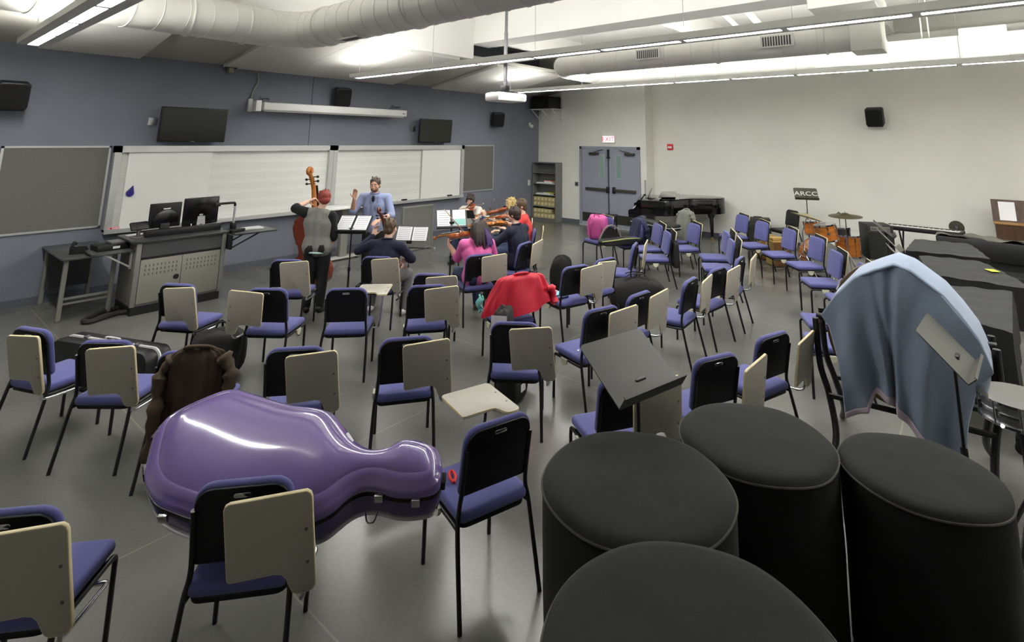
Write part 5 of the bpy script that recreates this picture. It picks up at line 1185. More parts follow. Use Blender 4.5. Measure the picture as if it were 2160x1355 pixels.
# ------------------------------------------------------------------ people: one remeshed body each, clothing and hair as children
V = Vector
def skin_of(mb, voxel, smooth, name, m, parent, dec=None):
    me = bpy.data.meshes.new(name); me.from_pydata(mb.v, [], mb.f)
    bm = bmesh.new(); bm.from_mesh(me); bmesh.ops.recalc_face_normals(bm, faces=bm.faces); bm.to_mesh(me); bm.free()
    o = bpy.data.objects.new(name, me); COL.objects.link(o)
    a = o.modifiers.new('r', 'REMESH'); a.mode = 'VOXEL'; a.voxel_size = voxel; a.adaptivity = 0
    b = o.modifiers.new('s', 'SMOOTH'); b.factor = .5; b.iterations = smooth
    dg = bpy.context.evaluated_depsgraph_get(); res = bpy.data.meshes.new_from_object(o.evaluated_get(dg))
    bpy.data.objects.remove(o); bpy.data.meshes.remove(me)
    res.materials.clear(); res.materials.append(m); res.shade_smooth()
    r = bpy.data.objects.new(name, res); COL.objects.link(r)
    if parent is not None: r.parent = parent
    return r
def cap(mb, p0, r0, p1, r1, n=12):
    mb.tube([p0, p1], [r0, r1], n); mb.ball(p0, r0*.995, n); mb.ball(p1, r1*.995, n)
def chain(mb, pts, rs, n=12):
    for i in range(len(pts)-1): cap(mb, pts[i], rs[i], pts[i+1], rs[i+1], n)
def hand(mb, w, d, nrm, side, curl=.6, s=1.0, spread=.0):
    """w wrist, d pointing direction, nrm palm normal, side +1 thumb on the (d x nrm) side"""
    d = V(d).normalized(); nrm = (V(nrm)-d*V(nrm).dot(d)).normalized(); sd = d.cross(nrm).normalized()*side
    w = V(w); pe = w+d*.085*s
    for k in (-.026, -.009, .009, .026): cap(mb, w+d*.02*s+sd*k*.75*s, .016*s, pe+sd*k*s, .0125*s, 8)
    for k, (o_, l) in enumerate(((.029, .066), (.0105, .076), (-.009, .071), (-.027, .056))):
        p = pe+sd*o_*s; dd = (d+sd*(o_*spread*14)).normalized()
        for q, (f, c) in enumerate(((.45, .45), (.32, .85), (.23, 1.1))):
            a = curl*c*(1+.12*k); v_ = (dd*cos(a)+nrm*sin(a)).normalized(); e = p+v_*l*f*s
            cap(mb, p, (.0092-.001*q)*s, e, (.0085-.001*q)*s, 7); p = e
    p = w+d*.025*s+sd*.024*s
    v1 = (d*.55+sd*.75+nrm*.35).normalized(); e = p+v1*.042*s; cap(mb, p, .0135*s, e, .0105*s, 8)
    v2 = (d*.8+sd*.25+nrm*(.35+.4*curl)).normalized(); e2 = e+v2*.032*s; cap(mb, e, .0105*s, e2, .009*s, 8); cap(mb, e2, .009*s, e2+(v2+nrm*.3*curl).normalized()*.022*s, .0075*s, 8)
def headframe(J):
    f = V(J['hf']).normalized(); u = V(J.get('hu', (0, 0, 1))); r = f.cross(u).normalized(); u = r.cross(f)
    return basis(V(J['head']), r, f, u)
SKIN = mat('skin_light', (214, 168, 144), .55, var=.04, scale=30)
SKIN2 = mat('skin_fair', (226, 186, 164), .55, var=.03, scale=30)
def person(name_label, loc, deg, J, skin=SKIN, s=1.0, shirt=None, sleeve='long', sleeve_m=None, pants=None, shoes=None, hair=None, hair_style='short', female=False, collar=None, belly=1.0, mouth=True, brow=None, hem=.0):
    t = thing('person', name_label, 'person', loc, rad(deg))
    P = {k: (V(v) if not isinstance(v, (int, float, str)) else v) for k, v in J.items()}
    H = headframe(P)
    def torso(mb, g, top=True):
        pe, ch, nk = P['pelvis'], P['chest'], P['neck']
        ax = (P['shR']-P['shL']).normalized(); fw = V((0, 0, 1)).cross(ax)*1.0
        wst = pe.lerp(ch, .45); w_ = .068 if female else .078
        for k in (-1, 1):
            chain(mb, [pe+ax*k*.075+V((0, 0, hem)), wst+ax*k*w_*.9, ch+ax*k*.088, nk.lerp(ch, .35)+ax*k*.075], [(.118+g)*belly, (.092+g)*belly, .104+g, .068+g])
        chain(mb, [pe+V((0, 0, hem)), wst, ch, nk.lerp(ch, .3)], [(.125+g)*belly, (.105+g)*belly, .112+g, .075+g])
        for q in 'LR':
            cap(mb, nk.lerp(ch, .28)+(P['sh'+q]-nk)*.25, .062+g, P['sh'+q], .056+g)
    def arm(mb, q, g, upto):
        a, b, c = P['sh'+q], P['el'+q], P['wr'+q]
        if upto == 'short': cap(mb, a, .056+g, a.lerp(b, .5), .05+g*1.4); return
        cap(mb, a, .055+g, b, .042+g)
        if upto == 'elbow': cap(mb, b, .043+g, b.lerp(c, .12), .042+g*1.2)
        elif upto == 'long': chain(mb, [b, b.lerp(c, .35), c.lerp(b, .06)], [.043+g, .043+g, .031+g])
        else: chain(mb, [b, b.lerp(c, .35), c], [.04+g, .042+g, .027+g])
    def leg(mb, q, g, foot=True):
        h, k, a = P['hip'+q], P['kn'+q], P['an'+q]
        chain(mb, [h, h.lerp(k, .5), k], [.092+g, .08+g, .058+g]); chain(mb, [k, k.lerp(a, .35), a], [.058+g, .058+g, .04+g])
    # body
    mb = MB(); torso(mb, 0)
    for q in 'LR':
        arm(mb, q, 0, 'all'); leg(mb, q, 0)
        a = P['an'+q]; td = V(P['to'+q]); cap(mb, V((a.x, a.y, .055)), .038, V((a.x+td.x, a.y+td.y, .034)), .03)
        hand(mb, P['wr'+q], P['hd'+q], P['hn'+q], P.get('th'+q, 1 if q == 'L' else -1), P.get('curl'+q, .6), 1.05)
    hc = V(P['head'])
    cap(mb, P['neck']-V((0, 0, .02)), .055, H @ V((0, -.012, -.06)), .05)
    mb.ball((0, -.008, .02), (.076, .094, .096), 20, H); mb.ball((0, .022, -.045), (.06, .066, .062), 18, H); mb.ball((0, .052, -.085), (.03, .03, .022), 12, H)
    mb.tube([H @ V((0, .08, .022)), H @ V((0, .104, -.022)), H @ V((0, .09, -.034))], [.008, .0135, .012], 8); mb.ball((0, .098, -.024), (.016, .012, .011), 10, H)
    mb.ball((0, .083, -.056), (.024, .012, .012), 10, H)
    for k in (-1, 1): mb.ball((k*.077, -.012, -.008), (.011, .022, .031), 10, H); mb.ball((k*.045, .06, -.022), (.026, .02, .02), 10, H); mb.ball((k*.033, .078, .032), (.024, .012, .009), 10, H)
    skin_of(mb, .0075, 3, 'body', skin, t)
    for k in (-1, 1):
        e = MB().ball((k*.032, .077, .012), (.0125, .0125, .0095), 12, H).build('eye', mat('eye_white', (226, 222, 216), .3), t)
        MB().ball((k*.031, .0875, .011), (.0055, .0035, .0055), 10, H).build('iris', mat('iris_dark', (44, 32, 24), .3), e)
        if brow: MB().tube([H @ V((k*.016, .091, .034)), H @ V((k*.034, .088, .040)), H @ V((k*.052, .074, .034))], .0045, 6).build('eyebrow', brow, t)
    MB().tube([H @ V((-.023, .088, -.058)), H @ V((0, .0965, -.056)), H @ V((.023, .088, -.058))], [.003, .0055, .003], 8).build('mouth', mat('lips', (172, 104, 96), .5), t)
    # clothing
    if pants:
        mb = MB()
        for q in 'LR': leg(mb, q, .012)
        chain(mb, [P['hipL'], P['pelvis'], P['hipR']], [.105, .128, .105])
        for k in (-1, 1): mb.ball(P['pelvis']+V((k*.07, -.03, -.01)), (.105, .11, .11), 14)
        skin_of(mb, .012, 3, 'trousers', pants, t)
    if shirt:
        mb = MB(); torso(mb, .017)
        if sleeve_m is None:
            for q in 'LR': arm(mb, q, .015, sleeve)
        skin_of(mb, .011, 3, 'shirt', shirt, t)
        if sleeve_m is not None:
            for q in 'LR':
                mb = MB(); cap(mb, P['neck'].lerp(P['chest'], .2)+(P['sh'+q]-P['neck'])*.55, .066, P['sh'+q], .077); arm(mb, q, .019, sleeve); skin_of(mb, .011, 3, 'sleeve', sleeve_m, t)
    if collar:
        c = P['neck']+V((0, 0, .018)); fz = V((0, 0, 1)).cross((P['shR']-P['shL']).normalized())
        pts = [c+V((.066*sin(a), .062*cos(a)+.004, -.012*cos(a))) for a in [2*pi*i/16 for i in range(16)]]
        MB().tube(pts, .016, 8, False, closed=True, flat=.8).build('collar', collar, t, smooth=80)
    for q in 'LR':
        if shoes:
            a = P['an'+q]; td = V(P['to'+q]); f = td.normalized(); mb = MB()
            cap(mb, V((a.x, a.y, .05))-f*.035, .042, V((a.x, a.y, .06)), .046); chain(mb, [V((a.x, a.y, .05)), V((a.x, a.y, .045))+td*.6, V((a.x, a.y, .036))+td], [.045, .043, .034])
            cap(mb, V((a.x, a.y, .09)), .045, V((a.x, a.y, .06)), .045)
            mb.v = [(x, y, max(.0, z)) for x, y, z in mb.v]
            skin_of(mb, .009, 2, 'shoe', shoes, t)
    # hair
    if hair:
        mb = MB(); mb.ball((0, -.018, .034), (.085, .096, .094), 22, H)
        mb.ball((0, -.055, -.02), (.07, .05, .07), 16, H)
        if hair_style == 'fringe':
            for k in (-1, 1): mb.ball((k*.066, .02, .01), (.026, .06, .058), 12, H)
            mb.ball((0, .062, .066), (.066, .036, .034), 14, H); mb.ball((-.03, .08, .05), (.034, .016, .024), 10, H)
        if hair_style == 'bob':
            for k in (-1, 1): chain(mb, [H @ V((k*.068, -.01, .03)), H @ V((k*.085, -.0, -.06)), H @ V((k*.08, .01, -.13))], [.04, .036, .024])
            chain(mb, [H @ V((0, -.07, .02)), H @ V((0, -.085, -.07)), H @ V((0, -.075, -.14))], [.06, .055, .035])
            mb.ball((.0, .045, .075), (.06, .045, .026), 12, H)
        if hair_style == 'long':
            for k in (-2, -1, 0, 1, 2): chain(mb, [H @ V((k*.03, -.06, .04)), H @ V((k*.046, -.085, -.06)), H @ V((k*.056, -.095, -.16)), H @ V((k*.06+.01*sin(k*3), -.11, -.24-.03*cos(k*2.2)))], [.055, .05, .036, .012])
            for k in (-1, 1): chain(mb, [H @ V((k*.07, .0, .03)), H @ V((k*.092, .005, -.07)), H @ V((k*.085, -.03, -.2))], [.036, .034, .02])
        if hair_style == 'cap':
            mb.ball((0, -.02, .028), (.092, .104, .098), 22, H); mb.ball((0, -.06, -.035), (.074, .052, .06), 16, H)
        for k in range(26):
            a = k*2.4; z = .1-.17*k/26; r = .09*math.sqrt(max(.05, 1-(z/.13)**2))
            if sin(a) < .45 or z > .07: cap(mb, H @ V((r*.9*cos(a), -.02+r*sin(a), .03+z)), .012, H @ V((r*.92*cos(a+.15), -.024+r*.98*sin(a+.1), .005+z)), .007, 6)
        h = skin_of(mb, .0065, 2, 'hair', hair, t)
    return t, H
def seated(dx=0, lean=0.0, **k):
    J = dict(pelvis=(dx, -.06, .555), chest=(dx, -.05+lean*.5, .84), neck=(dx, -.03+lean, 1.01), head=(dx, .0+lean*1.2, 1.15), hf=(0, 1, -.1),
             shL=(dx-.175, -.04+lean, .965), shR=(dx+.175, -.04+lean, .965), hipL=(dx-.09, .0, .55), hipR=(dx+.09, .0, .55),
             knL=(dx-.14, .40, .515), knR=(dx+.14, .40, .515), anL=(dx-.15, .40, .085), anR=(dx+.15, .38, .085), toL=(-.03, .16, 0), toR=(.03, .16, 0))
    J.update(k); return J
# ------------------------------------------------------------------ bowed string instruments
def strings_instr(name, label, M, k=1.0, wood=None, deep=1.0, pin=0.0, chin=True, dark=1):
    t = thing(name, label, name.replace('double_', ''), (0, 0, 0)); t.matrix_world = M
    wood = wood or mat('violin_varnish', (160, 76, 26), .25, var=.25, scale=9, coat=.5)
    blk = mat('ebony', (18, 16, 15), .35)
    W = [(0, .0), (.004, .03), (.012, .062), (.035, .09), (.075, .103), (.115, .096), (.142, .078), (.150, .074), (.158, .060), (.185, .055), (.212, .060), (.224, .072), (.232, .070), (.262, .081), (.30, .083), (.332, .068), (.35, .038), (.356, .018)]
    o = [(w*k, y*k) for y, w in W]+[(-w*k, y*k) for y, w in reversed(W[1:])]
    h = .030*k*deep
    def arch(z0, sgn, mbx):
        rings = [(0, 0), (.006, .0035), (.016, .008), (.03, .012), (.042, .0135)]
        rs = []
        for d, dz in rings: rs.append([(p[0]*(1-d/.105*.95), (p[1]-.178*k)*(1-d/.19)+.178*k, z0+sgn*dz*k) for p in o])
        n = len(o); mbx.add([q for r in rs for q in r], [(j*n+i, j*n+(i+1) % n, (j+1)*n+(i+1) % n, (j+1)*n+i) for j in range(len(rs)-1) for i in range(n)])
        mbx.add(rs[-1], [tuple(range(n))])
    mb = MB(); mb.prism(o, -h/2, h/2); arch(h/2, 1, mb); arch(-h/2, -1, mb); mb.build('body', wood, t, smooth=40)
    zt = h/2+.0125*k
    for sx in (-1, 1):
        MB().tube([V((sx*x*k, y*k, zt-.001*k)) for x, y in ((.030, .226), (.036, .228), (.034, .21), (.04, .185), (.047, .16), (.044, .142), (.037, .147))], .0022*k, 6).build('f_hole', blk, t)
    MB().prism([(-.021*k, .255*k-.04*k), (.021*k, .255*k-.04*k), (.012*k, .486*k), (-.012*k, .486*k)], 0, .008*k, M=T(0, 0, zt+.012*k)@RX(0)).build('fingerboard', blk, t)
    nk = MB().tube([(0, .35*k, h/2), (0, .37*k, h/2+.012*k), (0, .47*k, h/2+.014*k)], [.016*k, .014*k, .011*k], 10)
    nk.tube(bez([(0, .47*k, h/2+.014*k), (0, .50*k, h/2+.010*k), (0, .545*k, h/2-.004*k)], 4), [.011*k]*8+[.009*k], 8)
    sp = [(0, (.565+.019*(1-i/26)*cos(a))*k, h/2-.006*k+.019*(1-i/26)*k*sin(a)) for i, a in enumerate([pi+1.2+4.2*pi*j/22 for j in range(22)])]
    nk.tube([(0, .545*k, h/2-.004*k)]+sp, [.010*k]+[(.009-.0002*i)*k for i in range(22)], 8); nk.cyl((-.014*k, .565*k, h/2-.006*k), (.014*k, .565*k, h/2-.006*k), .008*k, 10)
    nk.build('neck', mat('neck_maple', (176, 110, 48), .35, var=.15, scale=12) if dark else wood, t, smooth=60)
    for i in range(4):
        sx = -1 if i % 2 else 1; y = (.50+.011*i)*k
        MB().cyl((-sx*.012*k, y, h/2+.006*k), (sx*.028*k, y, h/2+.006*k), .0028*k, 8).ball((sx*.034*k, y, h/2+.006*k), (.009*k, .007*k, .004*k), 8).build('peg', blk, t)
    MB().prism([(-.021*k, 0), (.021*k, 0), (.016*k, .032*k), (-.016*k, .032*k)], -.002*k, .002*k, M=T(0, .185*k, zt-.002*k)@RX(rad(90))).build('bridge', mat('bridge_maple', (206, 172, 116), .5), t)
    MB().prism([(-.011*k, .02*k), (.011*k, .02*k), (.021*k, .13*k), (-.021*k, .13*k)], zt+.004*k, zt+.012*k, bev=.002*k).build('tailpiece', blk, t)
    mb = MB()
    for i in range(4):
        x = (-.0165+.011*i)*k; mb.tube([(x*.8, .125*k, zt+.013*k), (x, .185*k, zt+.033*k), (x*.5, .488*k, zt+.022*k)], .0007*k if k < 1.5 else .0012*k, 4)
    mb.build('strings', steel, t, smooth=0)
    if chin: MB().ball((-.045*k, .03*k, zt+.018*k), (.04*k, .035*k, .01*k), 14).build('chin_rest', blk, t)
    if pin: MB().cyl((0, .01*k, 0), (0, -pin, 0), .006*k if k < 2.5 else .012, 8).build('endpin', steel, t)
    return t
def bow(label, a, b, up=(0, 0, 1)):
    a, b = V(a), V(b); d = (b-a).normalized(); L_ = (b-a).length
    u = (V(up)-d*V(up).dot(d)).normalized(); r = d.cross(u)
    t = thing('bow', label, 'bow'); t.matrix_world = basis(a, r, d, u)
    MB().tube([(0, y*L_, .022-.014*sin(pi*y)) for y in (0, .15, .3, .5, .7, .85, 1)], .0042, 8).build('stick', mat('bow_wood', (150, 100, 56), .35), t)
    MB().bb((-.004, .03, .002), (.004, L_-.01, .0035)).build('bow_hair', mat('bow_hair', (226, 222, 206), .6), t)
    MB().bb((-.006, .0, .0), (.006, .045, .022), bev=.002).build('frog', mat('ebony', (18, 16, 15), .35), t); MB().bb((-.005, L_-.012, .002), (.005, L_, .024)).build('bow_tip', white_plastic, t)
def toworld(loc, deg, p): return RZ(rad(deg)) @ V(p) + V(loc)
def dirworld(deg, d): return (RZ(rad(deg)) @ V(d)).normalized()
def place_instr(name, label, loc, deg, end, scroll, nrm, **k):
    e, s_ = toworld(loc, deg, end), toworld(loc, deg, scroll); y = (s_-e).normalized(); n = dirworld(deg, nrm); n = (n-y*n.dot(y)).normalized(); x = y.cross(n)
    return strings_instr(name, label, basis(e, x, y, n), **k)
navy_knit = mat('navy_knit', (28, 31, 54), .9, var=.12, scale=60, bump=.15, bscale=250)
denim = mat('blue_denim', (46, 58, 88), .85, var=.12, scale=40); blackp = mat('black_trousers', (14, 14, 16), .8)
greyp = mat('grey_trousers', (98, 98, 98), .85, var=.08, scale=30); leather = mat('brown_leather_shoe', (78, 54, 30), .5); blks = mat('black_shoe', (18, 17, 17), .45); whs = mat('white_sneaker', (214, 212, 210), .5)
dkbr = mat('hair_dark_brown', (52, 40, 30), .5, var=.3, scale=50, bump=.4, bscale=120, stretch=(1, 1, .3)); mdbr = mat('hair_brown', (84, 66, 44), .5, var=.3, scale=50, bump=.4, bscale=120, stretch=(1, 1, .3))
blond = mat('hair_blonde', (188, 164, 104), .5, var=.22, scale=50, bump=.4, bscale=120, stretch=(1, 1, .3)); redh = mat('hair_red', (130, 42, 30), .5, var=.3, scale=40, bump=.4, bscale=120, stretch=(1, 1, .3))
purph = mat('hair_purple', (62, 34, 92), .5, var=.3, scale=50, bump=.3, bscale=120)
# --- cellist, seen from behind
L0, D0 = (-8.64, -4.33, 0), -53
J = seated(.03, .03, head=(.07, .03, 1.17), neck=(.05, -.02, 1.02), shL=(-.14, -.05, .965), shR=(.24, -.05, .945), elL=(-.37, .08, .86), wrL=(-.22, .22, 1.03), hdL=(.12, .2, .9), hnL=(.7, -.5, .2), curlL=.9,
           elR=(.36, .12, .76), wrR=(.22, .40, .70), hdR=(-.5, .8, -.2), hnR=(-.3, -.2, -.9), curlR=.9, hf=(.1, 1, -.2), knL=(-.24, .42, .50), anL=(-.26, .42, .085), knR=(.24, .42, .51), anR=(.22, .30, .085))
person('person in navy hoodie seen from behind, playing the cello', L0, D0, J, SKIN2, shirt=navy_knit, sleeve='long', pants=greyp, shoes=whs, hair=mdbr, hair_style='short', brow=mdbr, collar=navy_knit)
hd_ = thing('hood', 'navy hood lying on the back of the cellist hoodie', 'hood', L0, rad(D0))
bpy.data.objects.remove(hd_)
cel = mat('cello_varnish', (96, 44, 26), .25, var=.25, scale=4, coat=.5)
place_instr('cello', 'dark cello held upright by the person in the navy hoodie', L0, D0, (.02, .60, .30), (-.17, .20, 1.36), (.1, 1, .38), k=2.02, wood=cel, deep=1.7, pin=.32, chin=False, dark=0)
bow('cello bow held out at the right by the person in the navy hoodie', toworld(L0, D0, (.24, .50, .68)), toworld(L0, D0, (-.38, .68, .74)))
# --- woman in pink with viola
L1_, D1_ = (-7.749, -5.171, 0), -27
J = seated(0, .02, head=(.02, .02, 1.145), hf=(-.35, 1, -.25), shL=(-.185, -.03, .96), shR=(.185, -.04, .95), elL=(-.21, .16, .745), wrL=(-.285, .36, .90), hdL=(.12, .45, .8), hnL=(.9, .1, .1), curlL=1.0,
           elR=(.30, .12, .77), wrR=(.14, .33, .90), hdR=(-.6, .6, .1), hnR=(-.2, .2, -.9), curlR=.8, knL=(-.13, .42, .515))
t, H = person('person in a bright pink long-sleeved top with dark and purple hair, playing a viola', L1_, D1_, J, SKIN, shirt=mat('pink_jersey', (224, 106, 168), .8, var=.05, scale=30, bump=.12, bscale=90), sleeve='elbow', pants=denim, shoes=leather, hair=mat('hair_near_black', (44, 32, 30), .5, var=.3, scale=50, bump=.4, bscale=120), hair_style='long', female=True, brow=dkbr)
mb = MB()
for k in range(6): chain(mb, [H @ V((.03+.012*k, -.115, -.02-.01*k)), H @ V((.035+.014*k, -.135, -.14)), H @ V((.03+.02*k, -.14, -.27+.02*(k % 3)))], [.02, .018, .008], 8)
skin_of(mb, .007, 2, 'hair_streak', purph, t)
vi = mat('viola_varnish', (172, 86, 30), .22, var=.25, scale=9, coat=.6)
place_instr('viola', 'orange-brown viola held by the person in pink', L1_, D1_, (-.02, .08, 1.07), (-.43, .50, .965), (.3, .1, .95), k=1.1, wood=vi)
bow('violin bow slanting up from the viola of the person in pink', toworld(L1_, D1_, (.06, .38, .92)), toworld(L1_, D1_, (-.36, .42, 1.36)), (0, -1, .3))
# --- man in navy jacket with viola
L2_, D2_ = (-6.88, -5.06, 0), 12
J = seated(.1, .04, head=(.11, .05, 1.225), neck=(.1, -.01, 1.07), chest=(.1, -.05, .88), hf=(-.12, 1, -.08), shL=(-.10, -.0, 1.0), shR=(.30, -.04, 1.0), elL=(-.16, .20, .83), wrL=(-.02, .46, .95), hdL=(.15, .4, .8), hnL=(.9, .1, .1), curlL=1.0,
           elR=(.42, .12, .82), wrR=(.28, .38, .93), hdR=(-.6, .6, .1), hnR=(-.2, .2, -.9), curlR=.8)
person('person in a dark navy suit jacket in left profile, playing a viola', L2_, D2_, J, SKIN2, shirt=mat('navy_suit', (24, 28, 50), .85, var=.1, scale=30, bump=.1, bscale=150), sleeve='long', pants=blackp, shoes=blks, hair=dkbr, hair_style='cap', brow=dkbr, collar=mat('navy_suit', (24, 28, 50), .85), belly=1.08)
place_instr('viola', 'golden-brown viola held by the person in the navy suit', L2_, D2_, (.06, .14, 1.10), (-.02, .78, 1.01), (.35, -.1, .93), k=1.12, wood=mat('viola_golden', (188, 116, 36), .22, var=.2, scale=9, coat=.6))
bow('bow held by the person in the navy suit', toworld(L2_, D2_, (.30, .46, .96)), toworld(L2_, D2_, (-.36, .42, 1.16)))
# --- player in red
L3_, D3_ = (-5.95, -4.45, 0), 38
J = seated(0, .03, head=(0, .03, 1.235), neck=(0, -.02, 1.085), chest=(0, -.05, .90), hf=(-.2, 1, -.12), shL=(-.18, -.03, 1.02), shR=(.18, -.03, 1.02), elL=(-.24, .2, .83), wrL=(-.2, .44, .97), hdL=(.1, .5, .8), hnL=(.9, .1, .1), curlL=1.0,
           elR=(.3, .14, .84), wrR=(.16, .36, .95), hdR=(-.6, .6, .1), hnR=(-.2, .2, -.9), curlR=.8)
person('person in a coral red top seen from behind beyond the navy suit', L3_, D3_, J, SKIN2, shirt=mat('coral_red_jersey', (214, 64, 66), .8, var=.05, scale=30), sleeve='short', pants=denim, shoes=blks, hair=mdbr, hair_style='cap', female=True, brow=mdbr)
place_instr('violin', 'violin held by the person in the coral red top', L3_, D3_, (-.06, .1, 1.12), (-.26, .62, 1.02), (.3, -.1, .93), k=1.0)
# --- blonde violinist in stripes
L4_, D4_ = (-5.38, -3.74, 0), 40
strp = bpy.data.materials.new('striped_jersey'); strp.use_nodes = True
nt_ = strp.node_tree; wv = nt_.nodes.new('ShaderNodeTexWave'); wv.wave_type = 'BANDS'; wv.bands_direction = 'Z'; wv.inputs['Scale'].default_value = 9; wv.inputs['Distortion'].default_value = 1.2
tc_ = nt_.nodes.new('ShaderNodeTexCoord'); nt_.links.new(tc_.outputs['Object'], wv.inputs['Vector']); cr_ = nt_.nodes.new('ShaderNodeValToRGB'); cr_.color_ramp.interpolation = 'CONSTANT'
cr_.color_ramp.elements[0].color = (*lin((40, 36, 34)), 1); cr_.color_ramp.elements[1].position = .42; cr_.color_ramp.elements[1].color = (*lin((226, 220, 206)), 1)
nt_.links.new(wv.outputs['Fac'], cr_.inputs['Fac']); nt_.links.new(cr_.outputs['Color'], nt_.nodes['Principled BSDF'].inputs['Base Color']); nt_.nodes['Principled BSDF'].inputs['Roughness'].default_value = .85
J = seated(0, .04, head=(0, .05, 1.16), hf=(.25, 1, -.15), shL=(-.165, -.0, .97), shR=(.165, -.02, .97), elL=(-.2, .24, .80), wrL=(-.1, .50, .95), hdL=(.1, .5, .8), hnL=(.9, .1, .1), curlL=1.0,
           elR=(.28, .16, .82), wrR=(.2, .40, .93), hdR=(-.6, .6, .1), hnR=(-.2, .2, -.9), curlR=.8)
person('person with blonde bob hair and striped top in left profile, playing a violin', L4_, D4_, J, SKIN2, shirt=strp, sleeve='long', pants=denim, shoes=blks, hair=blond, hair_style='bob', female=True, brow=blond)
place_instr('violin', 'orange violin held by the blonde person in stripes', L4_, D4_, (-.03, .12, 1.07), (-.13, .68, .95), (.45, -.1, .88), k=1.0)
bow('bow held upright across the violin by the blonde person', toworld(L4_, D4_, (.22, .50, .92)), toworld(L4_, D4_, (-.34, .34, 1.28)))
# --- young violinist facing the room
L5_, D5_ = (-5.33, -2.56, 0), 112
J = seated(0, .03, head=(-.0, .04, 1.14), hf=(-.25, 1, -.22), shL=(-.17, -.01, .955), shR=(.17, -.01, .955), elL=(-.19, .22, .78), wrL=(-.17, .42, .92), hdL=(.1, .5, .8), hnL=(.9, .1, .1), curlL=1.0,
           elR=(.30, .12, .80), wrR=(.16, .33, .95), hdR=(-.7, .6, .1), hnR=(-.2, .2, -.9), curlR=.8)
person('person in a white shirt with dark fringe facing the room, playing a violin', L5_, D5_, J, SKIN2, s=1, shirt=mat('white_tshirt', (222, 220, 212), .85, var=.03, scale=20), sleeve='short', pants=denim, shoes=blks, hair=dkbr, hair_style='fringe', brow=dkbr)
place_instr('violin', 'red-brown violin held by the person in white', L5_, D5_, (-.05, .12, 1.06), (-.22, .60, .90), (.35, .15, .93), k=1.0, wood=mat('violin_redbrown', (140, 56, 22), .25, var=.25, scale=9, coat=.5))
bow('bow held by the person in white', toworld(L5_, D5_, (.14, .40, .97)), toworld(L5_, D5_, (-.42, .34, 1.12)))
# --- standing bass player, seen from behind
L6_, D6_ = (-8.97, -3.32, 0), -40
J = dict(pelvis=(-.03, -.02, .86), chest=(-.04, -.0, 1.17), neck=(-.045, .02, 1.36), head=(-.0, .04, 1.495), hf=(-.35, 1, -.45), shL=(-.215, .0, 1.315), shR=(.125, -.01, 1.265), elL=(-.40, .14, 1.36), wrL=(-.27, .33, 1.43), hdL=(.6, .6, .25), hnL=(.6, -.2, -.7), curlL=1.1,
         elR=(.17, .0, 1.0), wrR=(.11, .16, .79), hdR=(-.1, .35, -.9), hnR=(-.9, .3, 0), curlR=.5, hipL=(-.11, -.01, .84), hipR=(.06, -.01, .84), knL=(-.10, .03, .46), knR=(.06, .03, .46), anL=(-.11, -.03, .085), anR=(.06, -.02, .085), toL=(-.05, .16, 0), toR=(.05, .16, 0))
t, H = person('person with short red hair in grey and black shirt standing at the double bass', L6_, D6_, J, SKIN2, shirt=mat('grey_heather', (120, 120, 114), .9, var=.08, scale=60, bump=.15, bscale=60), sleeve='elbow', sleeve_m=mat('black_sleeve', (18, 18, 19), .9), pants=blackp, shoes=blks, hair=redh, hair_style='cap', female=True, brow=redh)
MB().tube([(-.03+.155*cos(a), -.02+.135*sin(a), .80-.012*cos(a)) for a in [2*pi*i/28 for i in range(28)]], .012, 8, False, closed=True).build('undershirt_hem', mat('mint_hem', (188, 216, 206), .8), t, smooth=80)
bw = mat('bass_varnish', (112, 42, 22), .22, var=.3, scale=2.5, coat=.5)
place_instr('double_bass', 'brown double bass with curled scroll held by the standing red-haired person', L6_, D6_, (-.14, .50, .20), (-.34, .42, 1.90), (.45, .9, .15), k=2.95, wood=bw, deep=1.75, pin=.2, chin=False, dark=1)
# --- conductor
L7_, D7_ = (-7.78, -2.78, 0), 127
shirt_b = mat('blue_chambray', (142, 154, 190), .85, var=.05, scale=60, bump=.12, bscale=80)
J = dict(pelvis=(-.04, -.02, .93), chest=(-.04, .0, 1.26), neck=(-.03, .02, 1.455), head=(-.035, .06, 1.60), hf=(-.05, 1, -.22), shL=(-.235, .0, 1.39), shR=(.17, .0, 1.40), elL=(-.35, .09, 1.13), wrL=(-.21, .30, 1.09), hdL=(.35, .8, -.35), hnL=(.2, -.2, -.9), curlL=.35,
         elR=(.29, .10, 1.17), wrR=(.225, .25, 1.40), hdR=(-.15, .15, .95), hnR=(-.3, .9, 0), curlR=.45, hipL=(-.13, -.01, .91), hipR=(.05, -.01, .91), knL=(-.14, .02, .5), knR=(.06, .02, .5), anL=(-.15, -.03, .085), anR=(.07, -.03, .085), toL=(-.05, .18, 0), toR=(.05, .18, 0))
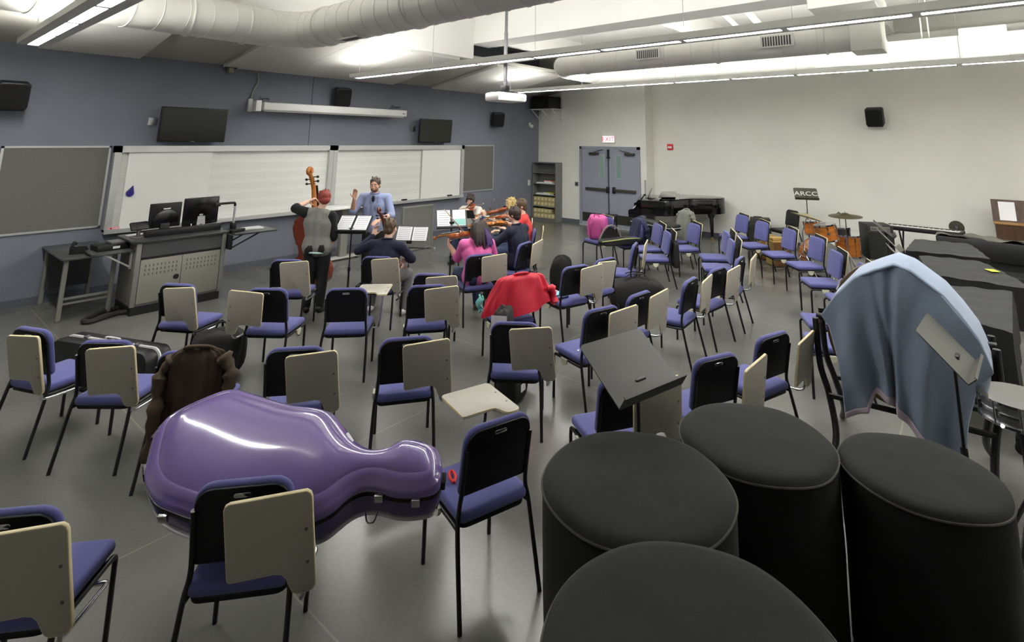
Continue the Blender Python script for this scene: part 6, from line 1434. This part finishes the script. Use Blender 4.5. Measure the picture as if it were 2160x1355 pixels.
t, H = person('person in a light blue shirt conducting with one raised hand before the whiteboard', L7_, D7_, J, SKIN, shirt=shirt_b, sleeve='elbow', pants=blackp, shoes=blks, hair=mat('hair_short_brown', (74, 62, 50), .6, var=.2, scale=60), hair_style='short', brow=dkbr, collar=shirt_b)
mb = MB(); mb.ball((0, .03, -.062), (.063, .064, .048), 16, H); skin_of(mb, .006, 1, 'beard', mat('beard_stubble', (120, 92, 74), .8), t)
MB().ball((-.04, .125, 1.385), (.028, .02, .05), 10).build('neckline_patch', mat('neckline_dark', (26, 26, 30), .9), t)  # small dark oval set at the open shirt neckline
MB().bb((-.16, .118, 1.22), (-.07, .132, 1.31), bev=.004).build('shirt_pocket', shirt_b, t)
# ------------------------------------------------------------------ camera
Rm = ((0.624414120796378, -0.781039174553253, 0.009209427955072996), (0.14169398737045583, 0.10166894207990149, -0.9846757030410647), (0.7681339855084838, 0.6161503339522969, 0.17415207801609942))
cam_d = bpy.data.cameras.new('camera'); cam = bpy.data.objects.new('camera', cam_d); COL.objects.link(cam)
right, down, fwd = Vector(Rm[0]), Vector(Rm[1]), Vector(Rm[2])
cam.matrix_world = basis((-13.125, -10.576, 2.35), right, -down, -fwd)
cam_d.sensor_width = 36; cam_d.sensor_fit = 'HORIZONTAL'
cam_d.lens = 1116.79*36/2160
cam_d.shift_x = (1080-1140.43)/2160
cam_d.shift_y = (98.357-677.5)/2160
cam_d.clip_start = 0.05; cam_d.clip_end = 100
S.camera = cam
w = bpy.data.worlds.new('world'); S.world = w; w.use_nodes = True
w.node_tree.nodes['Background'].inputs['Color'].default_value = (0.9, 0.95, 1.0, 1)
w.node_tree.nodes['Background'].inputs['Strength'].default_value = 0.02
S.view_settings.view_transform = 'Standard'; S.view_settings.look = 'None'; S.view_settings.gamma = 1
S.view_settings.use_curve_mapping = False
S.view_settings.exposure = EXPOSURE
S.cycles.use_denoising = True
S.cycles.max_bounces = 8; S.cycles.diffuse_bounces = 5; S.cycles.glossy_bounces = 4
S.cycles.sample_clamp_indirect = 6.0
